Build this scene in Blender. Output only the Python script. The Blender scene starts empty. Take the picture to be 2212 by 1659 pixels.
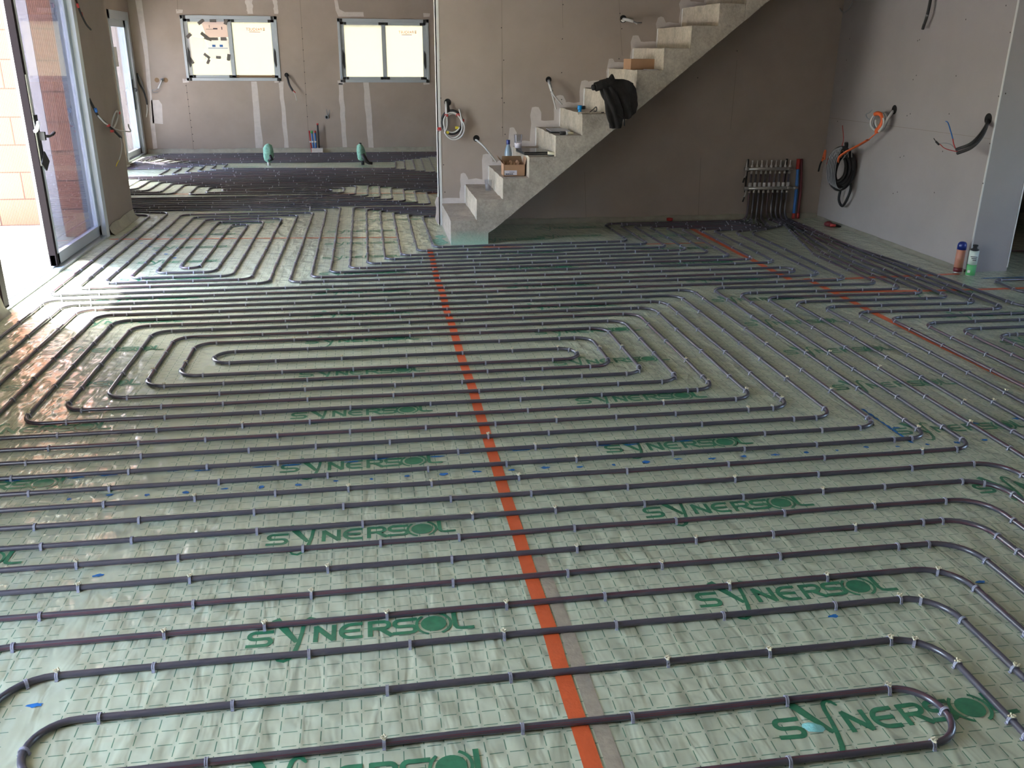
import bpy, bmesh, math, random
from mathutils import Vector, Matrix, noise

random.seed(7)
scene = bpy.context.scene
C = scene.collection

# ---------------------------------------------------------------- camera
FPX, IW, IH = 1915.077, 2212.0, 1659.0
YAW, PITCH, ROLL, CAMZ = -0.15852155, 0.358956409, -0.00738980915, 1.60
_ca, _sa, _cb, _sb, _cc, _sc = (math.cos(YAW), math.sin(YAW), math.cos(PITCH), math.sin(PITCH), math.cos(ROLL), math.sin(ROLL))
_r, _f, _d = Vector((1, 0, 0)), Vector((0, _cb, -_sb)), Vector((0, -_sb, -_cb))
_rz = Matrix.Rotation(YAW, 3, 'Z')
RT, DN, FW = _rz @ (_cc * _r + _sc * _d), _rz @ (-_sc * _r + _cc * _d), _rz @ _f
cam_data = bpy.data.cameras.new('camera')
cam_data.sensor_width = 36.0
cam_data.lens = FPX / IW * 36.0
cam_data.clip_start = 0.05
cam = bpy.data.objects.new('camera', cam_data)
C.objects.link(cam)
_m = Matrix.Identity(4)
for i in range(3):
    _m[i][0], _m[i][1], _m[i][2] = RT[i], -DN[i], -FW[i]
_m[0][3], _m[1][3], _m[2][3] = 0, 0, CAMZ
cam.matrix_world = _m
scene.camera = cam

# ---------------------------------------------------------------- sky, sun, exposure
world = bpy.data.worlds.new('world')
scene.world = world
world.use_nodes = True
wn = world.node_tree
sky = wn.nodes.new('ShaderNodeTexSky')
sky.sky_type = 'NISHITA'
sky.sun_disc = False
sky.sun_elevation = math.radians(56)
sky.sun_rotation = math.radians(-44)
sky.air_density = 1.0
sky.dust_density = 1.8
bg = wn.nodes['Background']
bg.inputs['Strength'].default_value = 0.66
wn.links.new(sky.outputs[0], bg.inputs['Color'])
sun_d = bpy.data.lights.new('sun', 'SUN')
sun_d.energy = 13.0
sun_d.angle = math.radians(0.6)
sun_d.color = (1.0, 0.97, 0.92)
sun = bpy.data.objects.new('sun', sun_d)
C.objects.link(sun)
_sd = Vector((0.69, -0.72, -math.tan(math.radians(56)))).normalized()   # the way the light travels
sun.rotation_euler = _sd.to_track_quat('-Z', 'Y').to_euler()
sun.location = (-8, 12, 12)
vs = scene.view_settings
vs.view_transform = 'Standard'
vs.look = 'None'
vs.gamma = 1.0
vs.use_curve_mapping = False
vs.exposure = 2.95
scene.cycles.use_denoising = True
scene.cycles.max_bounces = 10
scene.cycles.diffuse_bounces = 6
scene.cycles.glossy_bounces = 4
scene.cycles.transparent_max_bounces = 16
scene.cycles.sample_clamp_indirect = 8.0

# ---------------------------------------------------------------- measuring: where a sight line meets a known plane of the room
def ray(x, y):
    return (RT * ((x - IW / 2) / FPX) + DN * ((y - IH / 2) / FPX) + FW)
def on_z(x, y, z=0.0):
    d = ray(x, y); t = (z - CAMZ) / d.z
    return Vector((d.x * t, d.y * t, z))
def on_y(x, y, Y):
    d = ray(x, y); t = Y / d.y
    return Vector((d.x * t, Y, CAMZ + d.z * t))
def on_x(x, y, X):
    d = ray(x, y); t = X / d.x
    return Vector((X, d.y * t, CAMZ + d.z * t))
def in_view(p, mx=60, my=60):
    v = Vector(p) - Vector((0, 0, CAMZ))
    z = v.dot(FW)
    if z < 0.1: return False
    x, y = FPX * v.dot(RT) / z + IW / 2, FPX * v.dot(DN) / z + IH / 2
    return -mx < x < IW + mx and -my < y < IH + my

# ---------------------------------------------------------------- object helpers
def tag(o, label=None, cat=None, group=None, kind=None):
    if label: o['label'] = label
    if cat: o['category'] = cat
    if group: o['group'] = group
    if kind: o['kind'] = kind
    return o
def link(name, me, m=None, parent=None, smooth=False):
    o = bpy.data.objects.new(name, me)
    C.objects.link(o)
    if m is not None:
        for mm in (m if isinstance(m, (list, tuple)) else [m]): me.materials.append(mm)
    if smooth:
        for p in me.polygons: p.use_smooth = True
    if parent is not None: o.parent = parent
    return o
def empty(name, loc=(0, 0, 0), rz=0.0):
    o = bpy.data.objects.new(name, None)
    C.objects.link(o)
    o.location = loc; o.rotation_euler = (0, 0, rz); o.empty_display_size = 0.05
    return o

class MB:
    """collects shapes, then becomes one mesh object"""
    def __init__(s): s.v, s.f, s.mi, s.uv = [], [], [], []
    def add(s, vs_, fs, mi=0, uvs=None):
        b = len(s.v)
        s.v += [tuple(p) for p in vs_]
        for k, f in enumerate(fs):
            s.f.append([b + i for i in f]); s.mi.append(mi)
            s.uv.append(uvs[k] if uvs else None)
        return s
    def box(s, x0, x1, y0, y1, z0, z1, mi=0, M=None):
        p = [Vector((x, y, z)) for z in (z0, z1) for x, y in ((x0, y0), (x1, y0), (x1, y1), (x0, y1))]
        if M is not None: p = [M @ q for q in p]
        return s.add(p, [(0, 3, 2, 1), (4, 5, 6, 7), (0, 1, 5, 4), (1, 2, 6, 5), (2, 3, 7, 6), (3, 0, 4, 7)], mi)
    def prism(s, poly, axis, a, b, mi=0):
        """polygon pushed along an axis from a to b (axis 'y': poly in x,z; 'x': y,z; 'z': x,y)"""
        def P(u, v, w): return {'y': (u, w, v), 'x': (w, u, v), 'z': (u, v, w)}[axis]
        n = len(poly)
        vs_ = [P(u, v, a) for u, v in poly] + [P(u, v, b) for u, v in poly]
        fs = [tuple(range(n - 1, -1, -1)), tuple(range(n, 2 * n))] + [(i, (i + 1) % n, n + (i + 1) % n, n + i) for i in range(n)]
        return s.add(vs_, fs, mi)
    def tube(s, pts, r, n=8, mi=0, phase=0.0, cap=True, twist=0.0, flat=1.0):
        pts = [Vector(p) for p in pts]
        N = len(pts)
        if N < 2: return s
        rr = r if isinstance(r, (list, tuple)) else [r] * N
        T = []
        for i in range(N):
            t = pts[min(i + 1, N - 1)] - pts[max(i - 1, 0)]
            T.append(t.normalized() if t.length > 1e-9 else Vector((1, 0, 0)))
        up = Vector((0, 0, 1)) if abs(T[0].z) < 0.9 else Vector((1, 0, 0))
        nrm = (up - T[0] * up.dot(T[0])).normalized()
        vs_, L = [], 0.0
        Ls = []
        for i in range(N):
            if i:
                L += (pts[i] - pts[i - 1]).length
                nrm = (nrm - T[i] * nrm.dot(T[i]))
                nrm = nrm.normalized() if nrm.length > 1e-6 else T[i].orthogonal().normalized()
            Ls.append(L)
            bn = T[i].cross(nrm)
            for k in range(n):
                a = 2 * math.pi * k / n
                vs_.append(pts[i] + nrm * (math.cos(a) * rr[i] * flat) + bn * (math.sin(a) * rr[i]))
        fs, uvs = [], []
        for i in range(N - 1):
            for k in range(n):
                k2 = (k + 1) % n
                fs.append((i * n + k, i * n + k2, (i + 1) * n + k2, (i + 1) * n + k))
                u0, u1 = k / n + phase + twist * Ls[i], (k + 1) / n + phase + twist * Ls[i]
                w0, w1 = k / n + phase + twist * Ls[i + 1], (k + 1) / n + phase + twist * Ls[i + 1]
                uvs.append(((u0, Ls[i]), (u1, Ls[i]), (w1, Ls[i + 1]), (w0, Ls[i + 1])))
        if cap:
            fs.append(tuple(range(n - 1, -1, -1))); uvs.append(None)
            fs.append(tuple((N - 1) * n + k for k in range(n))); uvs.append(None)
        return s.add(vs_, fs, mi, uvs)
    def lathe(s, prof, c=(0, 0, 0), n=20, mi=0, axis='z', M=None):
        """prof: list of (radius, height)"""
        vs_ = []
        for r, h in prof:
            for k in range(n):
                a = 2 * math.pi * k / n
                x, y = r * math.cos(a), r * math.sin(a)
                p = {'z': Vector((x, y, h)), 'y': Vector((x, h, y)), 'x': Vector((h, x, y))}[axis]
                if M is not None: p = M @ p
                vs_.append(p + Vector(c))
        m = len(prof)
        fs = [(i * n + k, i * n + (k + 1) % n, (i + 1) * n + (k + 1) % n, (i + 1) * n + k) for i in range(m - 1) for k in range(n)]
        fs += [tuple(range(n - 1, -1, -1)), tuple((m - 1) * n + k for k in range(n))]
        return s.add(vs_, fs, mi)
    def stroke(s, pts, w, z=0.0, mi=0, closed=False):
        """flat ribbon of width w along 2-D points"""
        P = [Vector((p[0], p[1])) for p in pts]
        N = len(P); vs_ = []
        ws = w if isinstance(w, (list, tuple)) else [w] * N
        for i in range(N):
            a = P[(i - 1) % N] if closed else P[max(i - 1, 0)]
            b = P[(i + 1) % N] if closed else P[min(i + 1, N - 1)]
            t = (b - a).normalized(); nn = Vector((-t.y, t.x))
            vs_ += [(P[i].x + nn.x * ws[i] / 2, P[i].y + nn.y * ws[i] / 2, z), (P[i].x - nn.x * ws[i] / 2, P[i].y - nn.y * ws[i] / 2, z)]
        fs = [(2 * i, 2 * i + 1, 2 * ((i + 1) % N) + 1, 2 * ((i + 1) % N)) for i in range(N if closed else N - 1)]
        return s.add(vs_, fs, mi)
    def build(s, name, m=None, parent=None, smooth=False, bevel=0.0):
        me = bpy.data.meshes.new(name)
        me.from_pydata(s.v, [], s.f)
        if any(s.mi):
            for p, i in zip(me.polygons, s.mi): p.material_index = i
        if any(u is not None for u in s.uv):
            lay = me.uv_layers.new(name='UVMap').data
            for p, u in zip(me.polygons, s.uv):
                if u is not None:
                    for li, c in zip(p.loop_indices, u): lay[li].uv = c
        me.update()
        bm = bmesh.new(); bm.from_mesh(me)
        bmesh.ops.recalc_face_normals(bm, faces=bm.faces)
        bm.to_mesh(me); bm.free()
        o = link(name, me, m, parent, smooth)
        if bevel:
            b = o.modifiers.new('edge', 'BEVEL'); b.width = bevel; b.segments = 2; b.limit_method = 'ANGLE'
        return o

def smooth_path(pts, sub=6):
    """Catmull-Rom through the points"""
    P = [Vector(p) for p in pts]
    if len(P) < 3: return P
    Q = [P[0] * 2 - P[1]] + P + [P[-1] * 2 - P[-2]]
    out = []
    for i in range(1, len(Q) - 2):
        a, b, c, d = Q[i - 1], Q[i], Q[i + 1], Q[i + 2]
        for k in range(sub):
            t = k / sub
            out.append(0.5 * ((2 * b) + (c - a) * t + (2 * a - 5 * b + 4 * c - d) * t * t + (3 * b - a - 3 * c + d) * t ** 3))
    out.append(P[-1])
    return out
def cable(name, pts, r, m, parent=None, n=8, sub=6):
    return MB().tube(smooth_path(pts, sub), r, n).build(name, m, parent, True)

def text_mesh(name, s, size, M, m, parent, mirror=False, depth=0.0, align='LEFT'):
    cu = bpy.data.curves.new(name, 'FONT')
    cu.body = s; cu.size = size; cu.extrude = depth; cu.align_x = align
    t = bpy.data.objects.new(name, cu); C.objects.link(t)
    bpy.context.view_layer.update()
    me = bpy.data.meshes.new_from_object(t.evaluated_get(bpy.context.evaluated_depsgraph_get()))
    bpy.data.objects.remove(t); bpy.data.curves.remove(cu)
    for v in me.vertices:
        co = v.co.copy()
        if mirror: co.x = -co.x
        v.co = M @ co
    me.name = name
    return link(name, me, m, parent)

# ---------------------------------------------------------------- materials
def new_mat(name):
    m = bpy.data.materials.new(name); m.use_nodes = True
    nt = m.node_tree
    return m, nt, nt.nodes['Principled BSDF']
def N(nt, kind, **kw):
    n = nt.nodes.new(kind)
    for k, v in kw.items():
        if k in n.inputs: n.inputs[k].default_value = v
        else: setattr(n, k, v)
    return n
def ocoord(nt): return nt.nodes.new('ShaderNodeTexCoord').outputs['Object']
def mat(name, col, rough=0.6, metal=0.0, var=0.0, vscale=8.0, bump=0.0, bscale=40.0, spec=0.5, coat=0.0):
    m, nt, b = new_mat(name)
    b.inputs['Roughness'].default_value = rough
    b.inputs['Metallic'].default_value = metal
    b.inputs['Specular IOR Level'].default_value = spec
    b.inputs['Coat Weight'].default_value = coat
    b.inputs['Base Color'].default_value = (*col, 1)
    if var or bump: oc = ocoord(nt)
    if var:
        nz = N(nt, 'ShaderNodeTexNoise', Scale=vscale, Detail=5.0, Roughness=0.6)
        nt.links.new(oc, nz.inputs['Vector'])
        rp = N(nt, 'ShaderNodeValToRGB')
        rp.color_ramp.elements[0].position, rp.color_ramp.elements[1].position = 0.3, 0.7
        rp.color_ramp.elements[0].color = (*[c * (1 - var) for c in col], 1)
        rp.color_ramp.elements[1].color = (*[min(1, c * (1 + var)) for c in col], 1)
        nt.links.new(nz.outputs['Fac'], rp.inputs['Fac'])
        nt.links.new(rp.outputs['Color'], b.inputs['Base Color'])
    if bump:
        nb = N(nt, 'ShaderNodeTexNoise', Scale=bscale, Detail=6.0, Roughness=0.65)
        nt.links.new(oc, nb.inputs['Vector'])
        bp = N(nt, 'ShaderNodeBump', Strength=bump, Distance=0.01)
        nt.links.new(nb.outputs['Fac'], bp.inputs['Height'])
        nt.links.new(bp.outputs['Normal'], b.inputs['Normal'])
    return m
def math_(nt, op, a, b=None, c=None, clamp=False):
    n = nt.nodes.new('ShaderNodeMath'); n.operation = op; n.use_clamp = clamp
    for i, v in enumerate((a, b, c)):
        if v is None: continue
        if isinstance(v, (int, float)): n.inputs[i].default_value = v
        else: nt.links.new(v, n.inputs[i])
    return n.outputs[0]
def mixc(nt, fac, a, b):
    n = nt.nodes.new('ShaderNodeMix'); n.data_type = 'RGBA'
    if isinstance(fac, (int, float)): n.inputs[0].default_value = fac
    else: nt.links.new(fac, n.inputs[0])
    for i, v in ((6, a), (7, b)):
        if isinstance(v, tuple): n.inputs[i].default_value = (*v, 1)
        else: nt.links.new(v, n.inputs[i])
    return n.outputs[2]

def film_material():
    """clear wrinkled film over pale green insulation board, printed with a dashed five-centimetre grid"""
    m, nt, b = new_mat('printed_film')
    oc = ocoord(nt)
    warp = N(nt, 'ShaderNodeTexNoise', Scale=3.2, Detail=2.0)
    nt.links.new(oc, warp.inputs['Vector'])
    wv = nt.nodes.new('ShaderNodeVectorMath'); wv.operation = 'MULTIPLY_ADD'
    nt.links.new(warp.outputs['Color'], wv.inputs[0])
    wv.inputs[1].default_value = (0.012, 0.012, 0)
    nt.links.new(oc, wv.inputs[2])
    sp = nt.nodes.new('ShaderNodeSeparateXYZ'); nt.links.new(wv.outputs[0], sp.inputs[0])
    X, Y = sp.outputs[0], sp.outputs[1]
    P = 0.0502
    fx = math_(nt, 'FRACT', math_(nt, 'MULTIPLY_ADD', X, 1 / P, 40 + 0.0865 / P + 0.38))
    fy = math_(nt, 'FRACT', math_(nt, 'MULTIPLY_ADD', Y, 1 / P, 40 - 2.087 / P + 0.38))
    dx, dy = math_(nt, 'ABSOLUTE', math_(nt, 'SUBTRACT', fx, 0.5)), math_(nt, 'ABSOLUTE', math_(nt, 'SUBTRACT', fy, 0.5))
    lx = math_(nt, 'MULTIPLY', math_(nt, 'LESS_THAN', dx, 0.025), math_(nt, 'GREATER_THAN', dy, 0.15))
    ly = math_(nt, 'MULTIPLY', math_(nt, 'LESS_THAN', dy, 0.025), math_(nt, 'GREATER_THAN', dx, 0.15))
    grid = math_(nt, 'MAXIMUM', lx, ly)
    # a bare band runs up the sheet where two printed sheets lap
    bare = math_(nt, 'GREATER_THAN', math_(nt, 'ABSOLUTE', math_(nt, 'ADD', X, 0.905)), 0.045)
    grid = math_(nt, 'MULTIPLY', grid, bare)
    tone = N(nt, 'ShaderNodeTexNoise', Scale=1.7, Detail=6.0, Roughness=0.62)
    nt.links.new(oc, tone.inputs['Vector'])
    base = mixc(nt, tone.outputs['Fac'], (0.42, 0.472, 0.335), (0.51, 0.53, 0.38))
    fine = N(nt, 'ShaderNodeTexNoise', Scale=55.0, Detail=3.0)
    nt.links.new(oc, fine.inputs['Vector'])
    base = mixc(nt, math_(nt, 'MULTIPLY', fine.outputs['Fac'], 0.25), base, (0.60, 0.67, 0.53))
    fleck = N(nt, 'ShaderNodeTexVoronoi', Scale=34.0)
    nt.links.new(oc, fleck.inputs['Vector'])
    fl = math_(nt, 'LESS_THAN', fleck.outputs['Distance'], 0.045)
    base = mixc(nt, math_(nt, 'MULTIPLY', fl, 0.5), base, (0.78, 0.82, 0.78))
    col = mixc(nt, math_(nt, 'MULTIPLY', grid, 0.92), base, (0.035, 0.15, 0.085))
    nt.links.new(col, b.inputs['Base Color'])
    b.inputs['Roughness'].default_value = 0.34
    b.inputs['Specular IOR Level'].default_value = 0.6
    b.inputs['Coat Weight'].default_value = 0.6
    b.inputs['Coat Roughness'].default_value = 0.12
    # wrinkles: puckered quilting plus long slanting creases
    mp = N(nt, 'ShaderNodeMapping'); nt.links.new(oc, mp.inputs['Vector'])
    mp.inputs['Rotation'].default_value = (0, 0, math.radians(38)); mp.inputs['Scale'].default_value = (17, 5, 1)
    c1 = N(nt, 'ShaderNodeTexNoise', Scale=1.0, Detail=2.0, Distortion=0.6)
    nt.links.new(mp.outputs[0], c1.inputs['Vector'])
    mp2 = N(nt, 'ShaderNodeMapping'); nt.links.new(oc, mp2.inputs['Vector'])
    mp2.inputs['Rotation'].default_value = (0, 0, math.radians(-24)); mp2.inputs['Scale'].default_value = (9, 3.5, 1)
    c2 = N(nt, 'ShaderNodeTexNoise', Scale=1.0, Detail=1.5, Distortion=0.4)
    nt.links.new(mp2.outputs[0], c2.inputs['Vector'])
    c3 = N(nt, 'ShaderNodeTexVoronoi', Scale=15.0); c3.feature = 'SMOOTH_F1'; c3.inputs['Smoothness'].default_value = 0.6; nt.links.new(oc, c3.inputs['Vector'])
    h = math_(nt, 'ADD', math_(nt, 'MULTIPLY', c1.outputs['Fac'], 1.0), math_(nt, 'ADD', math_(nt, 'MULTIPLY', c2.outputs['Fac'], 0.8), math_(nt, 'MULTIPLY', c3.outputs['Distance'], 0.9)))
    bp = N(nt, 'ShaderNodeBump', Strength=0.62, Distance=0.016)
    nt.links.new(h, bp.inputs['Height'])
    nt.links.new(bp.outputs['Normal'], b.inputs['Normal'])
    nt.links.new(bp.outputs['Normal'], b.inputs['Coat Normal'])
    return m
def pipe_material():
    m, nt, b = new_mat('pipe_plastic')
    uv = nt.nodes.new('ShaderNodeTexCoord').outputs['UV']
    sp = nt.nodes.new('ShaderNodeSeparateXYZ'); nt.links.new(uv, sp.inputs[0])
    f = math_(nt, 'FRACT', math_(nt, 'ADD', sp.outputs[0], 5.0))
    s1 = math_(nt, 'LESS_THAN', math_(nt, 'ABSOLUTE', math_(nt, 'SUBTRACT', f, 0.25)), 0.014)
    s2 = math_(nt, 'LESS_THAN', math_(nt, 'ABSOLUTE', math_(nt, 'SUBTRACT', f, 0.33)), 0.014)
    red = math_(nt, 'MAXIMUM', s1, s2)
    col = mixc(nt, red, (0.068, 0.062, 0.079), (0.13, 0.018, 0.03))
    nt.links.new(col, b.inputs['Base Color'])
    b.inputs['Roughness'].default_value = 0.30
    b.inputs['Specular IOR Level'].default_value = 0.75
    return m
def glass_material(name, tint, refl_ior, rough=0.0, dust=0.0):
    m = bpy.data.materials.new(name); m.use_nodes = True
    nt = m.node_tree
    for n in list(nt.nodes): nt.nodes.remove(n)
    out = nt.nodes.new('ShaderNodeOutputMaterial')
    tr = N(nt, 'ShaderNodeBsdfTransparent'); tr.inputs['Color'].default_value = (*tint, 1)
    gl = N(nt, 'ShaderNodeBsdfGlossy'); gl.inputs['Roughness'].default_value = rough
    lw = N(nt, 'ShaderNodeLayerWeight', Blend=0.5)
    # Schlick reflectance, the same from both sides of the sheet
    f0 = ((refl_ior - 1) / (refl_ior + 1)) ** 2
    fr = math_(nt, 'MULTIPLY_ADD', math_(nt, 'POWER', lw.outputs['Facing'], 5.0), 1 - f0, f0)
    mx = nt.nodes.new('ShaderNodeMixShader')
    nt.links.new(fr, mx.inputs[0]); nt.links.new(tr.outputs[0], mx.inputs[1]); nt.links.new(gl.outputs[0], mx.inputs[2])
    df = N(nt, 'ShaderNodeBsdfDiffuse'); df.inputs['Color'].default_value = (0.62, 0.60, 0.62, 1)
    mx2 = nt.nodes.new('ShaderNodeMixShader'); mx2.inputs[0].default_value = dust
    nt.links.new(mx.outputs[0], mx2.inputs[1]); nt.links.new(df.outputs[0], mx2.inputs[2])
    nt.links.new(mx2.outputs[0], out.inputs['Surface'])
    return m
def translucent_material(name, col, share=0.8):
    m = bpy.data.materials.new(name); m.use_nodes = True
    nt = m.node_tree
    for n in list(nt.nodes): nt.nodes.remove(n)
    out = nt.nodes.new('ShaderNodeOutputMaterial')
    a = N(nt, 'ShaderNodeBsdfDiffuse'); a.inputs['Color'].default_value = (*col, 1)
    t = N(nt, 'ShaderNodeBsdfTranslucent'); t.inputs['Color'].default_value = (*col, 1)
    mx = nt.nodes.new('ShaderNodeMixShader'); mx.inputs[0].default_value = share
    nt.links.new(a.outputs[0], mx.inputs[1]); nt.links.new(t.outputs[0], mx.inputs[2])
    nt.links.new(mx.outputs[0], out.inputs['Surface'])
    return m
def block_material():
    m, nt, b = new_mat('terracotta_blocks')
    oc = ocoord(nt)
    mp = N(nt, 'ShaderNodeMapping'); nt.links.new(oc, mp.inputs['Vector'])
    mp.inputs['Rotation'].default_value = (math.radians(90), 0, 0)
    br = N(nt, 'ShaderNodeTexBrick', Scale=1.0)
    br.inputs['Brick Width'].default_value = 0.5; br.inputs['Row Height'].default_value = 0.25
    br.inputs['Mortar Size'].default_value = 0.006
    br.inputs['Color1'].default_value = (0.30, 0.105, 0.055, 1); br.inputs['Color2'].default_value = (0.36, 0.155, 0.085, 1)
    br.inputs['Mortar'].default_value = (0.10, 0.04, 0.025, 1)
    nt.links.new(mp.outputs[0], br.inputs['Vector'])
    nt.links.new(br.outputs['Color'], b.inputs['Base Color'])
    wv = N(nt, 'ShaderNodeTexWave', Scale=22.0); wv.bands_direction = 'X'
    nt.links.new(oc, wv.inputs['Vector'])
    bp = N(nt, 'ShaderNodeBump', Strength=0.5, Distance=0.006); nt.links.new(wv.outputs['Fac'], bp.inputs['Height'])
    nt.links.new(bp.outputs['Normal'], b.inputs['Normal'])
    b.inputs['Roughness'].default_value = 0.85
    return m
def concrete_material(name, col, mint=False):
    m, nt, b = new_mat(name)
    oc = ocoord(nt)
    n1 = N(nt, 'ShaderNodeTexNoise', Scale=5.0, Detail=8.0, Roughness=0.7); nt.links.new(oc, n1.inputs['Vector'])
    n2 = N(nt, 'ShaderNodeTexNoise', Scale=42.0, Detail=8.0, Roughness=0.75); nt.links.new(oc, n2.inputs['Vector'])
    k = math_(nt, 'ADD', math_(nt, 'MULTIPLY', n1.outputs['Fac'], 0.65), math_(nt, 'MULTIPLY', n2.outputs['Fac'], 0.5))
    rp = N(nt, 'ShaderNodeValToRGB')
    rp.color_ramp.elements[0].position, rp.color_ramp.elements[1].position = 0.38, 0.78
    rp.color_ramp.elements[0].color = (*[c * 0.5 for c in col], 1); rp.color_ramp.elements[1].color = (*[c * 1.25 for c in col], 1)
    nt.links.new(k, rp.inputs['Fac'])
    c = rp.outputs['Color']
    if mint:      # mint spray foam skin left on the foot of the lowest step
        sp = nt.nodes.new('ShaderNodeSeparateXYZ'); nt.links.new(oc, sp.inputs[0])
        z = math_(nt, 'ADD', sp.outputs[2], math_(nt, 'MULTIPLY', math_(nt, 'SUBTRACT', n1.outputs['Fac'], 0.5), 0.12))
        f = math_(nt, 'MULTIPLY', math_(nt, 'MULTIPLY', math_(nt, 'LESS_THAN', sp.outputs[0], 1.03), math_(nt, 'LESS_THAN', sp.outputs[1], 7.76)), math_(nt, 'SUBTRACT', 0.95, math_(nt, 'MULTIPLY', z, 7.5), clamp=True))
        c = mixc(nt, math_(nt, 'MULTIPLY', f, 0.85), c, (0.33, 0.52, 0.40))
    nt.links.new(c, b.inputs['Base Color'])
    b.inputs['Roughness'].default_value = 0.9
    bp = N(nt, 'ShaderNodeBump', Strength=1.0, Distance=0.018); nt.links.new(k, bp.inputs['Height'])
    nt.links.new(bp.outputs['Normal'], b.inputs['Normal'])
    return m

M_film = film_material()
M_pipe = pipe_material()
M_board = mat('plasterboard', (0.35, 0.287, 0.245), 0.85, var=0.07, vscale=2.2, bump=0.05, bscale=160, spec=0.25)
M_board_r = mat('plasterboard_grey', (0.335, 0.30, 0.29), 0.85, var=0.05, vscale=2.0, bump=0.05, bscale=160, spec=0.25)
M_plaster = mat('joint_plaster', (0.56, 0.50, 0.47), 0.8, var=0.08, vscale=14, bump=0.15, bscale=30, spec=0.3)
M_joint = mat('board_seam', (0.24, 0.20, 0.17), 0.9)
M_screw = mat('screw_head', (0.05, 0.04, 0.035), 0.6)
M_bead = mat('white_metal_bead', (0.62, 0.60, 0.57), 0.5)
M_ceil = mat('ceiling_board', (0.36, 0.31, 0.27), 0.9)
M_skirt = mat('skirt_strip', (0.33, 0.31, 0.245), 0.6, var=0.15, vscale=9, bump=0.4, bscale=14)
M_print = mat('green_print', (0.035, 0.19, 0.095), 0.35, var=0.22, vscale=40, spec=0.6)
M_blue = mat('blue_paint', (0.012, 0.14, 0.42), 0.5, var=0.3, vscale=60)
M_tape = mat('orange_tape', (0.66, 0.115, 0.035), 0.4, var=0.06, vscale=18, bump=0.25, bscale=26, spec=0.5)
M_tape_clear = mat('brown_clear_tape', (0.36, 0.31, 0.235), 0.3, var=0.14, vscale=30, bump=0.3, bscale=26)
M_clip = mat('grey_clip_plastic', (0.34, 0.34, 0.41), 0.45)
M_tuft = mat('cream_scrap', (0.62, 0.57, 0.40), 0.8)
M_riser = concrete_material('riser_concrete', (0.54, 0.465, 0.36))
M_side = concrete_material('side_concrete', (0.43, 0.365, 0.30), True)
M_alu = mat('aluminium_profile', (0.42, 0.46, 0.50), 0.35, 0.2, spec=0.6)
M_alu_slate = mat('slate_profile', (0.10, 0.12, 0.14), 0.5)
M_alu_w = mat('pale_profile', (0.60, 0.64, 0.68), 0.35, 0.1)
M_alu_dk = mat('brown_profile', (0.010, 0.006, 0.007), 0.7, spec=0.1)
M_black = mat('black_plastic', (0.012, 0.011, 0.012), 0.5)
M_black_gl = mat('black_gloss', (0.010, 0.009, 0.011), 0.16)
M_conduit = mat('black_conduit', (0.018, 0.017, 0.018), 0.55, bump=0.4, bscale=220)
M_wire_w = mat('white_cable', (0.52, 0.50, 0.48), 0.5)
M_wire_g = mat('grey_cable', (0.25, 0.25, 0.26), 0.5)
M_red = mat('red_plastic', (0.42, 0.035, 0.03), 0.5)
M_redblk = mat('dark_red_plastic', (0.12, 0.012, 0.018), 0.45)
M_orange = mat('orange_ribbon', (0.78, 0.14, 0.04), 0.45)
M_bluep = mat('blue_pipe', (0.02, 0.13, 0.42), 0.45)
M_navy = mat('navy_cap', (0.008, 0.022, 0.17), 0.3)
M_cyanp = mat('cyan_cap', (0.0, 0.22, 0.55), 0.35)
M_green = mat('green_cap', (0.05, 0.32, 0.08), 0.5)
M_yellow = mat('yellow_tag', (0.66, 0.52, 0.04), 0.5)
M_mint = mat('mint_foam', (0.21, 0.41, 0.31), 0.75, var=0.35, vscale=30, bump=1.0, bscale=30)
M_cyan_foam = mat('torn_cyan_foam', (0.28, 0.66, 0.62), 0.7, bump=0.6, bscale=120)
M_card = mat('cardboard', (0.36, 0.205, 0.115), 0.85, var=0.06, vscale=10)
M_card_in = mat('cardboard_inside', (0.23, 0.145, 0.08), 0.9)
M_paper = mat('label_paper', (0.58, 0.55, 0.60), 0.7)
M_ink = mat('dark_ink', (0.05, 0.045, 0.07), 0.7)
M_steel = mat('nickel_brass', (0.46, 0.43, 0.40), 0.32, 0.75)
M_actu = mat('white_actuator', (0.50, 0.46, 0.44), 0.45)
M_cloth = mat('black_cloth', (0.017, 0.014, 0.013), 0.85, var=0.3, vscale=12, bump=0.5, bscale=30, spec=0.25)
M_clear = glass_material('clear_plastic', (0.90, 0.91, 0.93), 1.45, 0.05, 0.06)
M_glass = glass_material('door_glass', (0.42, 0.41, 0.46), 1.7, 0.01, 0.09)
M_glass2 = glass_material('clear_door_glass', (0.56, 0.56, 0.58), 1.5, 0.01, 0.02)
M_winfilm = translucent_material('window_film', (0.25, 0.238, 0.19), 0.8)
M_paperwin = translucent_material('backlit_paper', (0.90, 0.79, 0.78), 0.6)
M_paperwh = translucent_material('backlit_white_paper', (0.95, 0.94, 0.97), 0.7)
M_winprint = translucent_material('film_print_orange', (0.26, 0.045, 0.006), 0.5)
M_greytape = translucent_material('grey_tape', (0.20, 0.185, 0.175), 0.3)
M_block = block_material()
M_terrace = mat('terrace_concrete', (0.60, 0.59, 0.56), 0.9, var=0.08, vscale=3)
M_render = mat('render_pale', (0.62, 0.58, 0.53), 0.9)
M_grey_lap = mat('silver_lid', (0.36, 0.37, 0.40), 0.3, 0.4)
M_can_or = mat('salmon_can', (0.50, 0.22, 0.15), 0.4)
M_can_w = mat('white_can_label', (0.58, 0.66, 0.60), 0.4)
M_can_g = mat('green_can_label', (0.10, 0.40, 0.14), 0.4)
M_hole = mat('dark_hole', (0.006, 0.005, 0.005), 0.9)

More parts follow.
